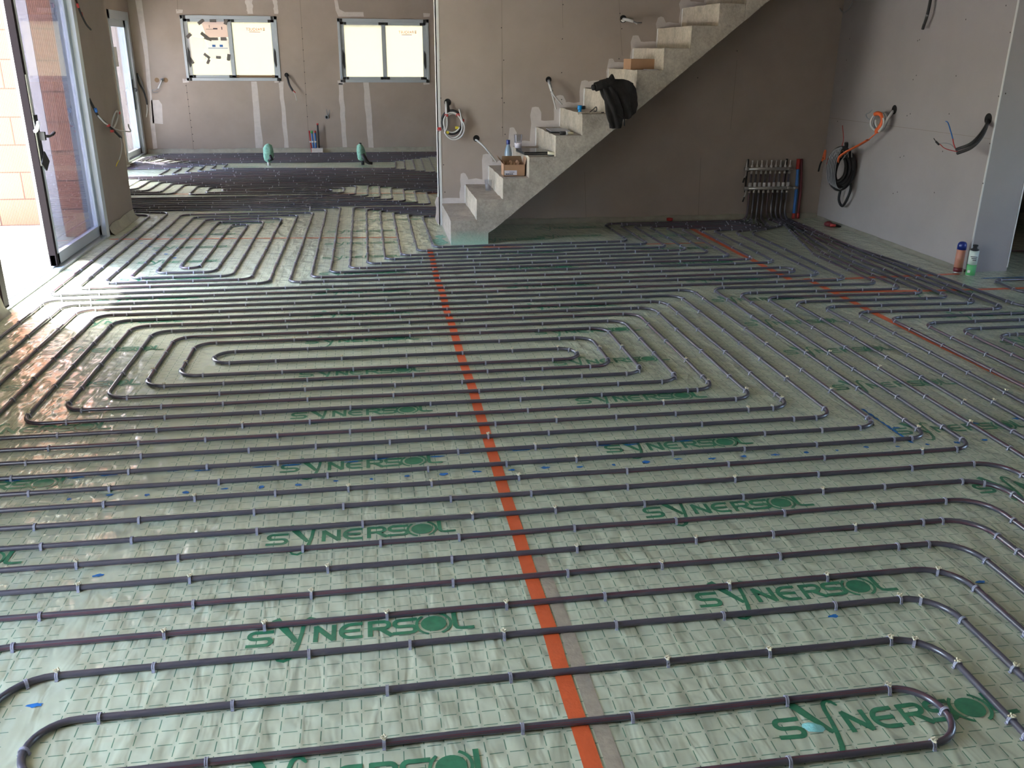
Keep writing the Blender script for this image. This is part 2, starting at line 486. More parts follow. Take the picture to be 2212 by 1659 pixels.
# ---------------------------------------------------------------- the room shell
XL, XR, YB, YF, XLF = -2.37, 4.60, 8.68, 15.58, -3.55      # left wall, right wall, stair wall, far wall, left wall of the far room
ZC = 2.60
def struct(name, o_or_mb, m=None, parent=None, label=None, cat=None):
    o = o_or_mb.build(name, m, parent) if isinstance(o_or_mb, MB) else o_or_mb
    if parent is None:
        tag(o, label, cat, kind='structure')
    return o

floor_mb = MB()
nx, ny = 60, 100
x0, x1, y0, y1 = -3.9, 8.0, -2.6, 15.9
floor_mb.box(x0, x1, y0, y1, -0.12, 0.0)
floor = struct('floor', floor_mb, M_film, label='floor of green printed insulation film over the whole room', cat='floor')

# printed word, drawn once as strokes in metres (baseline start at 0,0; capitals 7.5 cm tall)
def arc(cx, cy, rx, ry, a0, a1, n=9):
    return [(cx + rx * math.cos(math.radians(a0 + (a1 - a0) * i / n)), cy + ry * math.sin(math.radians(a0 + (a1 - a0) * i / n))) for i in range(n + 1)]
W_ = 0.0145
def letter_S(x):
    t = 0.00725
    return [(x + 0.078, 0.075 - t)] + [(x + 0.03, 0.075 - t)] + arc(x + 0.024, 0.053, 0.0165, 0.0157, 90, 270, 8) + [(x + 0.05, 0.0373)] + arc(x + 0.056, 0.022, 0.0165, 0.0153, 90, -90, 8) + [(x + 0.0, t)]
word = []
word.append((letter_S(0.0), W_))
word.append(([(0.078, 0.128), (0.112, 0.070), (0.150, 0.008)], [0.026, 0.022, 0.014]))
word.append(([(0.208, 0.098), (0.198, 0.113), (0.184, 0.119), (0.172, 0.108), (0.166, 0.085), (0.163, 0.045), (0.156, 0.0), (0.146, -0.04), (0.134, -0.062), (0.118, -0.072), (0.102, -0.066), (0.092, -0.052)], [0.006, 0.011, 0.013, 0.013, 0.012, 0.012, 0.013, 0.014, 0.013, 0.013, 0.011, 0.005]))
word.append(([(0.206, 0.0), (0.206, 0.075)], 0.014)); word.append(([(0.203, 0.073), (0.262, 0.002)], 0.017)); word.append(([(0.260, 0.0), (0.260, 0.075)], 0.014))
word.append(([(0.347, 0.069)] + arc(0.312, 0.0375, 0.030, 0.0315, 90, 270, 12) + [(0.347, 0.006)], W_)); word.append(([(0.288, 0.0375), (0.340, 0.0375)], W_))
word.append(([(0.370, 0.0), (0.370, 0.075)], 0.014)); word.append(([(0.366, 0.069), (0.412, 0.069)] + arc(0.412, 0.053, 0.016, 0.016, 90, -90, 8) + [(0.372, 0.037)], W_)); word.append(([(0.400, 0.036), (0.436, 0.0)], 0.016))
word.append((letter_S(0.438), W_))
word.append((arc(0.566, 0.038, 0.053, 0.050, 130, 250, 14), 0.009)); word.append((arc(0.566, 0.038, 0.053, 0.050, -65, 65, 14), 0.009))
word.append(([(0.632, 0.085), (0.632, 0.022), (0.638, 0.010), (0.650, 0.0065), (0.690, 0.0065)], W_))
pr_mb = MB()
def put_word(X, Y, z0_=0.0010):
    def wob(u, v):
        d = noise.noise(Vector(((X + u) * 5, (Y + v) * 5, 0))) * 0.006
        return (X + u * 0.955, Y + v + d)
    zz = z0_
    for pts, w in word:
        zz += 0.00008
        P = []
        ww = []
        for i in range(len(pts) - 1):           # split long strokes so that they follow the film
            n = max(1, int((Vector(pts[i + 1]) - Vector(pts[i])).length / 0.02))
            for k in range(n):
                t = k / n
                P.append(wob(pts[i][0] * (1 - t) + pts[i + 1][0] * t, pts[i][1] * (1 - t) + pts[i + 1][1] * t))
                if isinstance(w, list): ww.append(w[i] * (1 - t) + w[i + 1] * t)
        P.append(wob(*pts[-1]))
        if isinstance(w, list): ww.append(w[-1])
        pr_mb.stroke(P, ww if ww else w, zz)
    pr_mb.add([(*wob(*p), zz) for p in arc(0.566, 0.038, 0.040, 0.036, 0, 345, 23)], [tuple(range(24))])
for k in range(-1, 18):
    for cx in (-1.86, -0.415, 0.945, 2.295, 3.66):
        Y = 1.625 + 0.567 * k
        X = cx
        if Y > 8.3 and (X < -2.2 or X > 0.5): continue
        if Y > 8.6: X += 0.3
        if X > 3.4 and Y > 5.6: continue
        put_word(X, Y)
for X, Y in ((1.55, 8.36), (1.5, 7.95), (-1.4, 11.9), (-0.2, 13.5), (-2.2, 13.55)): put_word(X, Y)
pr_mb.build('printed_lettering', M_print, floor)
# blue sprayed marks on the film
bl_mb = MB()
def blob(mb, X, Y, rx, ry, z=0.0022, a=0.0, n=14):
    P = []
    for i in range(n):
        t = 2 * math.pi * i / n
        q = 1 + random.uniform(-0.35, 0.3)
        u, v = rx * q * math.cos(t), ry * q * math.sin(t)
        P.append((X + u * math.cos(a) - v * math.sin(a), Y + u * math.sin(a) + v * math.cos(a), z))
    mb.add(P, [tuple(range(n))])
for k in range(28):
    blob(bl_mb, -1.181 + 0.1415 * k, 3.215 + random.uniform(-0.012, 0.012), random.uniform(0.008, 0.02), random.uniform(0.006, 0.012))
for k in range(24):
    if k % 3 != 1: blob(bl_mb, -1.45 + 0.12 * k, 3.40 + random.uniform(-0.01, 0.01), 0.035, 0.006)
for i in range(8):
    p, q = on_z(1868, 888), on_z(1962, 952)
    t = i / 7
    blob(bl_mb, p.x + (q.x - p.x) * t, p.y + (q.y - p.y) * t, 0.03, 0.008, a=math.atan2(q.y - p.y, q.x - p.x))
for x, y in ((1935, 925), (2105, 915), (2166, 958), (2117, 1258), (1800, 1332), (75, 1525), (212, 1244), (2195, 905), (1420, 618), (330, 560)):
    p = on_z(x, y); blob(bl_mb, p.x, p.y, 0.018, 0.009)
for k in range(7): blob(bl_mb, 4.62 + 0.06 * k, 5.98, 0.05, 0.012)
for k in range(5): blob(bl_mb, -2.0 + 0.1 * k, 8.12 - 0.16 * k, 0.02, 0.012)
bl_mb.build('paint_mark', M_blue, floor)
mt = MB(); blob(mt, 0.60, 7.86, 0.075, 0.13); blob(mt, 0.62, 8.1, 0.04, 0.1)
mt.build('mint_spray', M_mint, floor)

def hole_grid_wall(axis, c0, c1, u0, u1, z0, z1, holes, mb=None):
    """a wall slab between two planes with rectangular openings (ua, ub, za, zb)"""
    mb = mb or MB()
    us = sorted({u0, u1, *[h[0] for h in holes], *[h[1] for h in holes]})
    zs = sorted({z0, z1, *[h[2] for h in holes], *[h[3] for h in holes]})
    for a, b in zip(us, us[1:]):
        for c, d in zip(zs, zs[1:]):
            um, zm = (a + b) / 2, (c + d) / 2
            if any(h[0] < um < h[1] and h[2] < zm < h[3] for h in holes): continue
            if axis == 'x': mb.box(c0, c1, a, b, c, d)
            else: mb.box(a, b, c0, c1, c, d)
    return mb
HT = 5.4
D1 = (5.95, 8.50, 0.0, 2.12)
wall_left = struct('wall_left', hole_grid_wall('x', XL - 0.36, XL, -2.6, 9.47, 0.0, HT, [D1, (0.95, 2.15, 0.0, 2.12)]), M_board, label='left plasterboard wall holding the open sliding door', cat='wall')
wall_lf = struct('wall_left_far', hole_grid_wall('x', XLF - 0.33, XLF, 9.2, YF + 0.3, 0.0, HT, [(14.28, 15.46, 0.0, 2.12), (12.0, 13.2, 0.0, 2.12)]), M_board, label='left plasterboard wall of the far room', cat='wall')  # second opening is added, unseen behind the pillar, to brighten the far room
WL, WR_ = (-2.80, -1.335, 1.125, 2.095), (-0.39, 1.07, 1.105, 2.075)
wall_far = struct('wall_far', hole_grid_wall('y', YF, YF + 0.09, XLF - 0.33, XR + 0.3, 0.0, HT, [WL, WR_]), M_board, label='far plasterboard wall with two windows', cat='wall')
wall_st = struct('wall_stair', MB().box(0.665, XR + 0.35, YB, YB + 0.16, 0, HT), M_board, label='plasterboard wall behind the concrete stairs', cat='wall')
wall_r = struct('wall_right', MB().box(XR, XR + 0.345, 6.19, YB, 0, HT), M_board_r, label='right plasterboard partition with hanging cables', cat='wall')
wall_fr = struct('wall_far_right', MB().box(XR, XR + 0.3, YB + 0.16, YF, 0, HT), M_board)
wall_back = struct('wall_back', MB().box(XL - 0.36, 8.3, -2.9, -2.6, 0.0, HT), M_board)
wall_rr = struct('wall_side_right', hole_grid_wall('x', 8.0, 8.3, -2.6, YB + 0.2, 0, HT, [(2.0, 3.8, 0.8, 2.1)]), M_board)  # opening added out of view to light the partition's end face
struct('wall_doorway_block', MB().box(5.85, 8.0, 6.19, 6.34, 0, HT).box(XR + 0.345, 5.85, 6.19, 6.34, 2.1, HT), M_board_r)  # unseen wall placed to block light from the added side opening
wall_r2 = struct('wall_beyond', MB().box(XR + 0.345, 8.0, YB, YB + 0.2, 0, HT), M_board)
wall_ret = struct('wall_return', MB().box(XLF - 0.33, XL - 0.36, 9.14, 9.47, -0.1, 4.0), M_block, label='bare terracotta block wall outside the open sliding door', cat='wall')
wall_pier = struct('wall_return_pier', MB().box(-3.14, -2.93, 9.10, 9.14, -0.1, 4.0), M_render)
ce = MB()
ce.box(XLF - 0.33, XR + 0.3, YB + 0.16, YF + 0.3, ZC, ZC + 0.2)
ce.box(XL - 0.36, 8.3, -2.9, 7.55, ZC, ZC + 0.2)
ce.box(XL - 0.36, 1.9, 7.55, YB + 0.16, ZC, ZC + 0.2)
ce.box(XR, 8.3, 7.55, YB + 0.2, ZC, ZC + 0.2)
ce.box(XLF - 0.33, 8.3, -2.9, YF + 0.3, HT, HT + 0.2)
struct('ceiling', ce, M_ceil)
terrace = struct('ground_terrace', MB().box(-14, XL - 0.36, -8, 30, -0.3, -0.07), M_terrace, label='sunlit pale terrace ground outside the door', cat='ground')
struct('ground_garden', MB().box(XL - 0.36, 16, YF + 0.09, 30, -0.3, -0.07), M_terrace)
struct('ground_side', MB().box(8.3, 20, -12, 15.9, -0.3, -0.07), M_terrace)
struct('ground_yard', MB().box(XL - 0.36, 16, -12, -2.9, -0.3, -0.07), M_terrace)

# board seams and screws, skim plaster, corner beads: parts of their walls
def on_far(x, y): return on_y(x, y, YF)
def strip_on(plane, name, quad_pts, m, parent, lift=0.002, jag=0.0):
    """irregular flat patch lying on a wall plane; quad_pts are measured points around its outline"""
    mb = MB()
    mb.add(quad_pts, [tuple(range(len(quad_pts)))])
    return mb.build(name, m, parent)
def patch_far(pix):
    return [on_y(x, y, YF - 0.002) for x, y in pix]
def patch_st(pix):
    return [on_y(x, y, YB - 0.002) for x, y in pix]
def column_patch(planef, x_top, y_top, x_bot, y_bot, w_top, w_bot, seg=8):
    L, R_ = [], []
    for i in range(seg + 1):
        t = i / seg
        x, y, w = x_top + (x_bot - x_top) * t, y_top + (y_bot - y_top) * t, w_top + (w_bot - w_top) * t
        L.append((x - w / 2 + random.uniform(-1.2, 1.2), y)); R_.append((x + w / 2 + random.uniform(-1.2, 1.2), y))
    return planef(L + R_[::-1])
pm = MB()
def addp(mb, pts): mb.add(pts, [tuple(range(len(pts)))])
for a in ((548, 176, 561, 322, 12, 15), (607, 176, 619, 322, 9, 8), (537, 0, 541, 30, 16, 12), (594, 0, 597, 30, 9, 9), (736, 180, 745, 322, 11, 8), (791, 178, 802, 322, 12, 13)):
    addp(pm, column_patch(patch_far, *a))
addp(pm, patch_far([(722, 0), (729, 0), (733, 20), (745, 26), (785, 26), (786, 36), (731, 36), (725, 22)]))
addp(pm, patch_far([(292, 0), (306, 0), (318, 90), (331, 240), (340, 320), (331, 322), (322, 240), (312, 120)]))
addp(pm, patch_far([(326, 216), (343, 216), (350, 226), (352, 268), (330, 266)]))
for x, y in ((386, 24), (400, 174), (598, 174), (920, 32), (735, 178), (920, 178)):
    addp(pm, patch_far([(x - 6, y - 4), (x + 9, y - 3), (x + 8, y + 4), (x - 5, y + 5)]))
pm.build('joint_plaster', M_plaster, wall_far)
sm = MB()
def seam(mb, planef, x0_, y0_, x1_, y1_, w=1.2):
    addp(mb, planef([(x0_ - w / 2, y0_), (x0_ + w / 2, y0_), (x1_ + w / 2, y1_), (x1_ - w / 2, y1_)]))
def seam_h(mb, planef, x0_, y0_, x1_, y1_, w=0.9):
    addp(mb, planef([(x0_, y0_ - w / 2), (x0_, y0_ + w / 2), (x1_, y1_ + w / 2), (x1_, y1_ - w / 2)]))
seam(sm, patch_far, 383, 0, 384, 24); seam(sm, patch_far, 402, 180, 418, 322); seam(sm, patch_far, 648, 0, 663, 240); seam(sm, patch_far, 663, 240, 669, 322)
sm.build('board_seam', M_joint, wall_far)
sc = MB()
def screw(mb, p, nrm, r=0.006):
    u = Vector((0, 0, 1)); v = nrm.cross(u)
    mb.add([p + nrm * 0.003 + (u * math.cos(t) + v * math.sin(t)) * r for t in [2 * math.pi * i / 8 for i in range(8)]], [tuple(range(8))])
for k in range(9):
    screw(sc, on_y(402 + 2 * k, 185 + 15 * k, YF), Vector((0, -1, 0)), 0.008)
    screw(sc, on_y(652 + 1.5 * k, 60 + 24 * k, YF), Vector((0, -1, 0)), 0.008)
sc.build('screw_head', M_screw, wall_far)
# stair wall: skim patches that follow the steps, seams, screws, corner bead
TR = lambda i: 0.211 + 0.178 * (i - 1)
XS = lambda i: 0.683 + 0.2299 * (i - 1)
ps = MB()
for i in range(1, 13):
    x, z = XS(i) + 0.006 * i, TR(i)
    w, hgt = random.uniform(0.055, 0.10), random.uniform(0.05, 0.12) + (0.10 if i in (4, 5) else 0)
    zb, zt = z - 0.20, z + hgt
    P = [(x + 0.02, zb), (x - w * 0.8, zb)] + [(x - w - random.uniform(-.012, .012), zb + (zt - zb) * q) for q in (0.2, 0.4, 0.6, 0.8)] + [(x - w * 0.85, zt - 0.006), (x - w * 0.45, zt + random.uniform(-.003, .006)), (x - 0.008, zt - 0.004), (x + 0.018, zt - 0.05), (x + 0.02, z)]
    ps.add([(a, YB - 0.002, b) for a, b in P], [tuple(range(len(P)))])
    hb = random.uniform(0.035, 0.065)
    P = [(x, z - 0.02)] + [(x + 0.24 * q, z + hb + random.uniform(-.008, .008)) for q in (0.0, 0.2, 0.4, 0.6, 0.8, 1.0)] + [(x + 0.24, z - 0.02)]
    ps.add([(a, YB - 0.0017, b) for a, b in P], [tuple(range(len(P)))])
ps.build('joint_plaster', M_plaster, wall_st)
ss = MB()
seam(ss, patch_st, 1085, 180, 1086, 295); seam(ss, patch_st, 1084, 0, 1085, 180); seam(ss, patch_st, 1337, 0, 1344, 120, 1.0); seam(ss, patch_st, 1215, 0, 1216, 60, 0.8)
seam(ss, patch_st, 1263, 372, 1266, 470, 1.0); seam(ss, patch_st, 1508, 470, 1514, 340, 1.0); seam(ss, patch_st, 1578, 280, 1592, 130, 1.0)
ss.build('board_seam', M_joint, wall_st)
s2 = MB()
for x, y in ((952, 212), (1084, 212), (1089, 222), (1085, 275), (1091, 290), (958, 356), (961, 415), (1213, 215), (1215, 84), (1213, 157), (1339, 29), (1343, 62), (1337, 127), (1216, 10), (945, 60), (950, 130), (1083, 60), (1088, 130), (1507, 168), (1590, 60), (1592, 110)):
    screw(s2, on_y(x, y, YB), Vector((0, -1, 0)), 0.0055)
s2.build('screw_head', M_screw, wall_st)
MB().box(0.655, 0.690, YB - 0.004, YB + 0.0, 0.0, 3.2).box(0.655, 0.665, YB - 0.004, YB + 0.12, 0.0, 3.2).build('corner_bead', M_bead, wall_st)
# right partition: seams, screws, beads
def patch_r(pix): return [on_x(x, y, XR - 0.002) for x, y in pix]
sr = MB()
seam_h(sr, patch_r, 1757, 250, 2140, 300)
sr.build('board_seam', M_joint, wall_r)
s3 = MB()
for x, y in ((1960, 250), (1967, 246), (1953, 337), (1945, 340), (1939, 415), (1930, 418), (1987, 86), (1983, 88), (1980, 163), (1973, 172), (2051, 246), (2037, 327), (2019, 416), (2066, 164), (2087, 42), (2158, 208), (2139, 310), (2124, 396), (1829, 130), (1836, 84), (1819, 195), (1810, 262), (2183, 70), (2173, 202), (2174, 12)):
    screw(s3, on_x(x, y, XR), Vector((-1, 0, 0)), 0.006)
s3.build('screw_head', M_screw, wall_r)
MB().box(XR - 0.002, XR + 0.007, 6.187, 6.197, 0.0, 3.0).box(XR + 0.336, XR + 0.347, 6.187, 6.197, 0.03, 3.0).build('corner_bead', M_bead, wall_r)

# upturned edge strips at the foot of the walls
def wavy_strip(name, pts, h, m, off, label=None, cat=None):
    mb = MB(); vs_ = []
    P = []
    for a, b in zip(pts, pts[1:]):
        a, b = Vector(a), Vector(b); n = max(2, int((b - a).length / 0.12))
        P += [a + (b - a) * (i / n) for i in range(n)]
    P.append(Vector(pts[-1]))
    for p in P:
        j = random.uniform(0, 0.012); hh = h * random.uniform(0.85, 1.1)
        q = Vector((p.x, p.y, 0)); o3 = Vector((off[0], off[1], 0))
        vs_ += [q + o3 * (0.045 + j) + Vector((0, 0, 0.001)), q + o3 * (0.012 + j) + Vector((0, 0, hh * 0.4)), q + o3 * 0.005 + Vector((0, 0, hh)), q + Vector((0, 0, hh)), q]
    k = 5
    fs = [(i * k + j, i * k + j + 1, (i + 1) * k + j + 1, (i + 1) * k + j) for i in range(len(P) - 1) for j in range(4)]
    mb.add(vs_, fs)
    o = mb.build(name, m, None, True)
    return tag(o, label, cat, kind='structure')
wavy_strip('trim_1', [(XLF + .02, YF - .004, 0), (XR, YF - .004, 0)], 0.07, M_skirt, (0, -1), 'edge strip folded up the far wall', 'edge strip')
wavy_strip('trim_2', [(1.25, YB - .004, 0), (XR - .02, YB - .004, 0)], 0.05, M_skirt, (0, -1), 'edge strip along the stair wall under the stairs', 'edge strip')
wavy_strip('trim_3', [(XR - .004, YB - .03, 0), (XR - .004, 6.2, 0)], 0.022, M_skirt, (-1, 0), 'edge strip along the right partition', 'edge strip')
wavy_strip('trim_4', [(XL + .004, 9.45, 0), (XL + .004, 8.53, 0)], 0.085, M_skirt, (1, 0), 'crumpled edge strip at the foot of the pillar by the sliding door', 'edge strip')
wavy_strip('trim_5', [(XL + .004, 5.93, 0), (XL + .004, 3.4, 0)], 0.10, M_skirt, (1, 0), 'edge strip left of the sliding door', 'edge strip')
wavy_strip('trim_6', [(XLF + .004, 14.2, 0), (XLF + .004, 9.5, 0)], 0.08, M_skirt, (1, 0))

MB().box(XL - 0.36, XL - 0.165, 8.494, 8.4995, 0.0, 2.12).build('bare_block_reveal', M_block, wall_left)
# ---------------------------------------------------------------- sliding door in the left wall
d1 = struct('door_1', empty('door_1', (XL, D1[0], 0)), label='open aluminium sliding glass door in the left wall', cat='door')
def child_mb(mb, name, m, parent, loc=Vector((0, 0, 0)), smooth=False, bevel=0.0):
    o = mb.build(name, m, parent, smooth, bevel)
    o.matrix_parent_inverse = Matrix.Identity(4)
    o.location = -Vector(loc)
    return o
L1 = Vector((XL, D1[0], 0))
fr = MB()
fr.box(XL - 0.16, XL - 0.09, 5.95, 6.0, 0, 2.12).box(XL - 0.03, XL + 0.012, 8.42, 8.51, 0, 2.12).box(XL - 0.16, XL, 5.95, 8.5, 2.05, 2.12)
child_mb(fr, 'door_frame', M_alu_w, d1, L1)
child_mb(MB().box(XL - 0.165, XL - 0.032, 8.45, 8.493, 0, 2.05), 'frame_back', M_alu_slate, d1, L1)
child_mb(MB().box(XL - 0.20, XL + 0.01, 5.95, 8.5, -0.005, 0.02).box(XL - 0.06, XL - 0.05, 5.95, 8.5, 0.02, 0.03), 'door_sill', M_alu, d1, L1)
child_mb(MB().box(XL - 0.06, XL - 0.002, 5.99, 6.07, 0.0, 2.05), 'jamb_profile', M_alu_dk, d1, L1)
sash = MB()
Ya, Yz = 7.16, 8.44
sash.box(XL - 0.075, XL - 0.035, Ya + 0.045, Ya + 0.10, 0.03, 2.05).box(XL - 0.075, XL - 0.035, Yz - 0.07, Yz, 0.03, 2.05).box(XL - 0.075, XL - 0.035, Ya, Yz, 0.03, 0.115).box(XL - 0.075, XL - 0.035, Ya, Yz, 1.97, 2.05)
sash_o = child_mb(sash, 'door_leaf', M_alu, d1, L1, bevel=0.003)
def sub(mb, name, m, par, smooth=False, bevel=0.0):
    return mb.build(name, m, par, smooth, bevel)
sub(MB().box(XL - 0.080, XL - 0.030, Ya, Ya + 0.045, 0.03, 2.05), 'edge_stile', M_alu_dk, sash_o)
sub(MB().box(XL - 0.058, XL - 0.052, Ya + 0.08, Yz - 0.05, 0.10, 1.99), 'glass', M_glass, sash_o)
sub(MB().box(XL - 0.028, XL - 0.0255, Ya + 0.012, Ya + 0.034, 0.78, 1.42), 'lock_plate', M_bead, sash_o)
hd = MB()
hd.box(XL - 0.035, XL - 0.020, Ya + 0.05, Ya + 0.095, 0.80, 1.14)
hd.box(XL - 0.02, XL + 0.02, Ya + 0.055, Ya + 0.085, 0.96, 1.02)
hd.tube(smooth_path([(XL + 0.018, Ya + 0.07, 0.99), (XL + 0.03, Ya + 0.12, 0.985), (XL + 0.03, Ya + 0.19, 0.99), (XL + 0.028, Ya + 0.25, 1.0)]), [0.011] * 6 + [0.010] * 6 + [0.012] * 7, 8)
sub(hd, 'handle', M_black, sash_o)
sub(MB().prism([(Ya - 0.03, 0.80), (Ya + 0.06, 0.74), (Ya + 0.15, 0.80), (Ya + 0.08, 0.88)], 'x', XL - 0.012, XL - 0.005), 'plastic_flap', M_black, sash_o)
sub(MB().tube(smooth_path([(XL - 0.02, Ya + 0.0, 1.03), (XL, Ya - 0.03, 1.045), (XL + 0.01, Ya - 0.01, 1.075), (XL, Ya + 0.03, 1.09)]), 0.014, 6), 'torn_film', M_bead, sash_o)
d2 = struct('door_2', empty('door_2', (XLF, 14.28, 0)), label='second sliding glass door, in the far left corner', cat='door')
L2 = Vector((XLF, 14.28, 0))
f2 = MB().box(XLF - 0.15, XLF + 0.01, 14.28, 14.36, 0, 2.12).box(XLF - 0.15, XLF + 0.012, 15.37, 15.46, 0, 2.12).box(XLF - 0.15, XLF + 0.01, 14.28, 15.46, 2.0, 2.12).box(XLF - 0.18, XLF + 0.012, 14.28, 15.46, -0.005, 0.03)
child_mb(f2, 'door_frame', M_alu, d2, L2)
s_2 = child_mb(MB().box(XLF - 0.07, XLF - 0.03, 14.36, 14.44, 0.03, 2.0).box(XLF - 0.07, XLF - 0.03, 15.28, 15.37, 0.03, 2.0).box(XLF - 0.07, XLF - 0.03, 14.36, 15.37, 0.03, 0.12).box(XLF - 0.07, XLF - 0.03, 14.36, 15.37, 1.9, 2.0), 'door_leaf', M_alu, d2, L2)
sub(MB().box(XLF - 0.053, XLF - 0.047, 14.43, 15.29, 0.11, 1.91), 'glass', M_glass2, s_2)
sub(MB().box(XLF - 0.028, XLF - 0.018, 15.30, 15.34, 0.70, 1.15).tube(smooth_path([(XLF - .01, 15.32, 1.02), (XLF + .03, 15.30, 1.0), (XLF + .035, 15.22, .98)]), 0.012, 6), 'handle', M_black, s_2)
sub(MB().box(XLF - 0.044, XLF - 0.041, 14.55, 14.72, 1.35, 1.62), 'paper_notice', M_bead, s_2)

# ---------------------------------------------------------------- two sliding windows in the far wall
def window(name, W, label, dark_rail):
    x0_, x1_, z0_, z1_ = W
    o = struct(name, empty(name, (x0_, YF, z0_)), label=label, cat='window')
    L = Vector((x0_, YF, z0_))
    f = 0.075
    yk0, yk1 = YF - 0.014, YF + 0.07
    fr = MB().box(x0_, x1_, yk0, yk1, z1_ - 0.052, z1_).box(x0_, x1_, yk0, yk1, z0_, z0_ + 0.045).box(x0_, x0_ + 0.04, yk0, yk1, z0_, z1_).box(x1_ - 0.04, x1_, yk0, yk1, z0_, z1_)
    child_mb(fr, 'window_frame', M_alu, o, L, bevel=0.003)
    ck = MB()
    for cx, cz in ((x0_ + 0.042, z1_ - 0.052), (x1_ - 0.085, z1_ - 0.052), (x0_ + 0.042, z0_ + 0.0), (x1_ - 0.06, z0_ + 0.0)):
        ck.box(cx, cx + 0.04, yk0 - 0.003, yk0, cz, cz + 0.048)
    child_mb(ck, 'corner_block', M_black, o, L)
    mid = (x0_ + x1_) / 2
    for a, b, yy, side in ((x0_ + 0.04, mid + 0.025, YF + 0.03, 0), (mid - 0.025, x1_ - 0.04, YF + 0.052, 1)):
        s = MB()
        s.box(a, a + 0.058, yy - 0.012, yy + 0.012, z0_ + 0.045, z1_ - 0.052).box(b - 0.058, b, yy - 0.012, yy + 0.012, z0_ + 0.045, z1_ - 0.052)
        s.box(a, b, yy - 0.012, yy + 0.012, z0_ + 0.045, z0_ + 0.085).box(a, b, yy - 0.012, yy + 0.012, z1_ - 0.092, z1_ - 0.052)
        so = child_mb(s, 'window_sash', M_alu, o, L, bevel=0.002)
        sub(MB().box(a + 0.05, b - 0.05, yy - 0.003, yy + 0.003, z0_ + 0.08, z1_ - 0.085), 'pane_film', M_winfilm, so)
        hx = a + 0.012 if side == 0 else b - 0.048
        sub(MB().prism([(hx, z0_ + 0.30), (hx + 0.02, z0_ + 0.20), (hx + 0.038, z0_ + 0.24), (hx + 0.036, z0_ + 0.44), (hx + 0.01, z0_ + 0.50)], 'y', yy - 0.030, yy - 0.012), 'pull_handle', M_black, so)
        kb = MB()
        for cx in (a + 0.06, b - 0.10):
            for cz in (z0_ + 0.045, z1_ - 0.094): kb.box(cx, cx + 0.042, yy - 0.015, yy - 0.011, cz, cz + 0.042)
        sub(kb, 'corner_block', M_black, so)
        if side == 1 and dark_rail:
            sub(MB().box(a + 0.06, b - 0.06, yy - 0.016, yy - 0.012, z0_ + 0.05, z0_ + 0.082), 'brown_rail', M_card_in, so)
        if side == 1:
            # maker's name on the outer film, read from behind
            t = text_mesh('printed_name', 'PASQUET', 0.058, Matrix.Translation(Vector((b - 0.20, yy - 0.0045, z1_ - 0.215))) @ Matrix.Rotation(math.radians(90), 4, 'X'), M_winprint, so, mirror=True)
            lg = MB()
            for q in range(3): lg.box(b - 0.186, b - 0.156, yy - 0.0055, yy - 0.004, z1_ - 0.214 + 0.016 * q, z1_ - 0.206 + 0.016 * q)
            lg.box(b - 0.40, b - 0.23, yy - 0.0055, yy - 0.004, z1_ - 0.238, z1_ - 0.231)
            sub(lg, 'printed_emblem', M_winprint, so)
    return o
win1 = window('window_1', WL, 'left far window with papers taped on its left sash', True)
win2 = window('window_2', WR_, 'right far window with plain glowing film on both sashes', False)
# papers taped to the left sash of the left window
def paper(name, pix, m, label, tapes, marks, d):
    P = [on_y(x, y, YF + d) for x, y in pix]
    mb = MB(); n = len(P)
    mb.add(P + [p + Vector((0, 0.0015, 0)) for p in P], [tuple(range(n)), tuple(range(2 * n - 1, n - 1, -1))] + [(i, (i + 1) % n, n + (i + 1) % n, n + i) for i in range(n)])
    o = tag(mb.build(name, m), label, 'paper')
    for x, y, w, h, a in tapes:
        c = on_y(x, y, YF + d - 0.004)
        s = 1 / 121.0                                  # metres per photo pixel at the far wall
        Mx = Matrix.Translation(c) @ Matrix.Rotation(math.radians(a), 4, 'Y')
        MB().box(-w * s / 2, w * s / 2, -0.001, 0.001, -h * s / 2, h * s / 2, M=Mx).build('tape_strip', M_greytape, o)
    for x, y, w, h in marks:
        c = on_y(x, y, YF + d - 0.003); s = 1 / 121.0
        MB().box(c.x - w * s / 2, c.x + w * s / 2, c.y - 0.0008, c.y + 0.0008, c.z - h * s / 2, c.z + h * s / 2).build('printed_line', M_ink if m is M_paperwin else M_bluep, o)
    return o
paper('paper_sheet', [(434, 47), (489, 47), (493, 80), (447, 81)], M_paperwin, 'pinkish printed sheet taped at the top of the left far window', [(434, 47, 13, 6, -35), (460, 45, 12, 5, 0), (488, 46, 6, 12, 20), (442, 77, 16, 6, 40)], [(453, 63, 14, .7), (465, 62, 8, 2.4), (479, 61, 1.5, 5), (452, 57, .8, 5)], 0.014)
paper('paper_sheet', [(446, 85), (492, 84), (498, 124), (452, 125)], M_paperwh, 'white sheet with blue print taped below the pinkish one', [(464, 84, 12, 5, 0), (483, 84, 11, 6, 0), (449, 83, 14, 6, 18), (472, 124, 9, 5, 3), (447, 121, 13, 5, 40), (450, 133, 9, 5, -60), (494, 124, 6, 12, 12)], [(462, 99, 6, 4), (478, 99, 6, 4), (471, 104, 36, .8)], 0.012)
paper('paper_sheet', [(404, 78), (440, 82), (444, 128), (410, 130)], M_paperwh, 'blank white sheet taped at the left of the left far window', [(408, 77, 11, 6, -40), (414, 131, 12, 5, 58)], [], 0.0165)

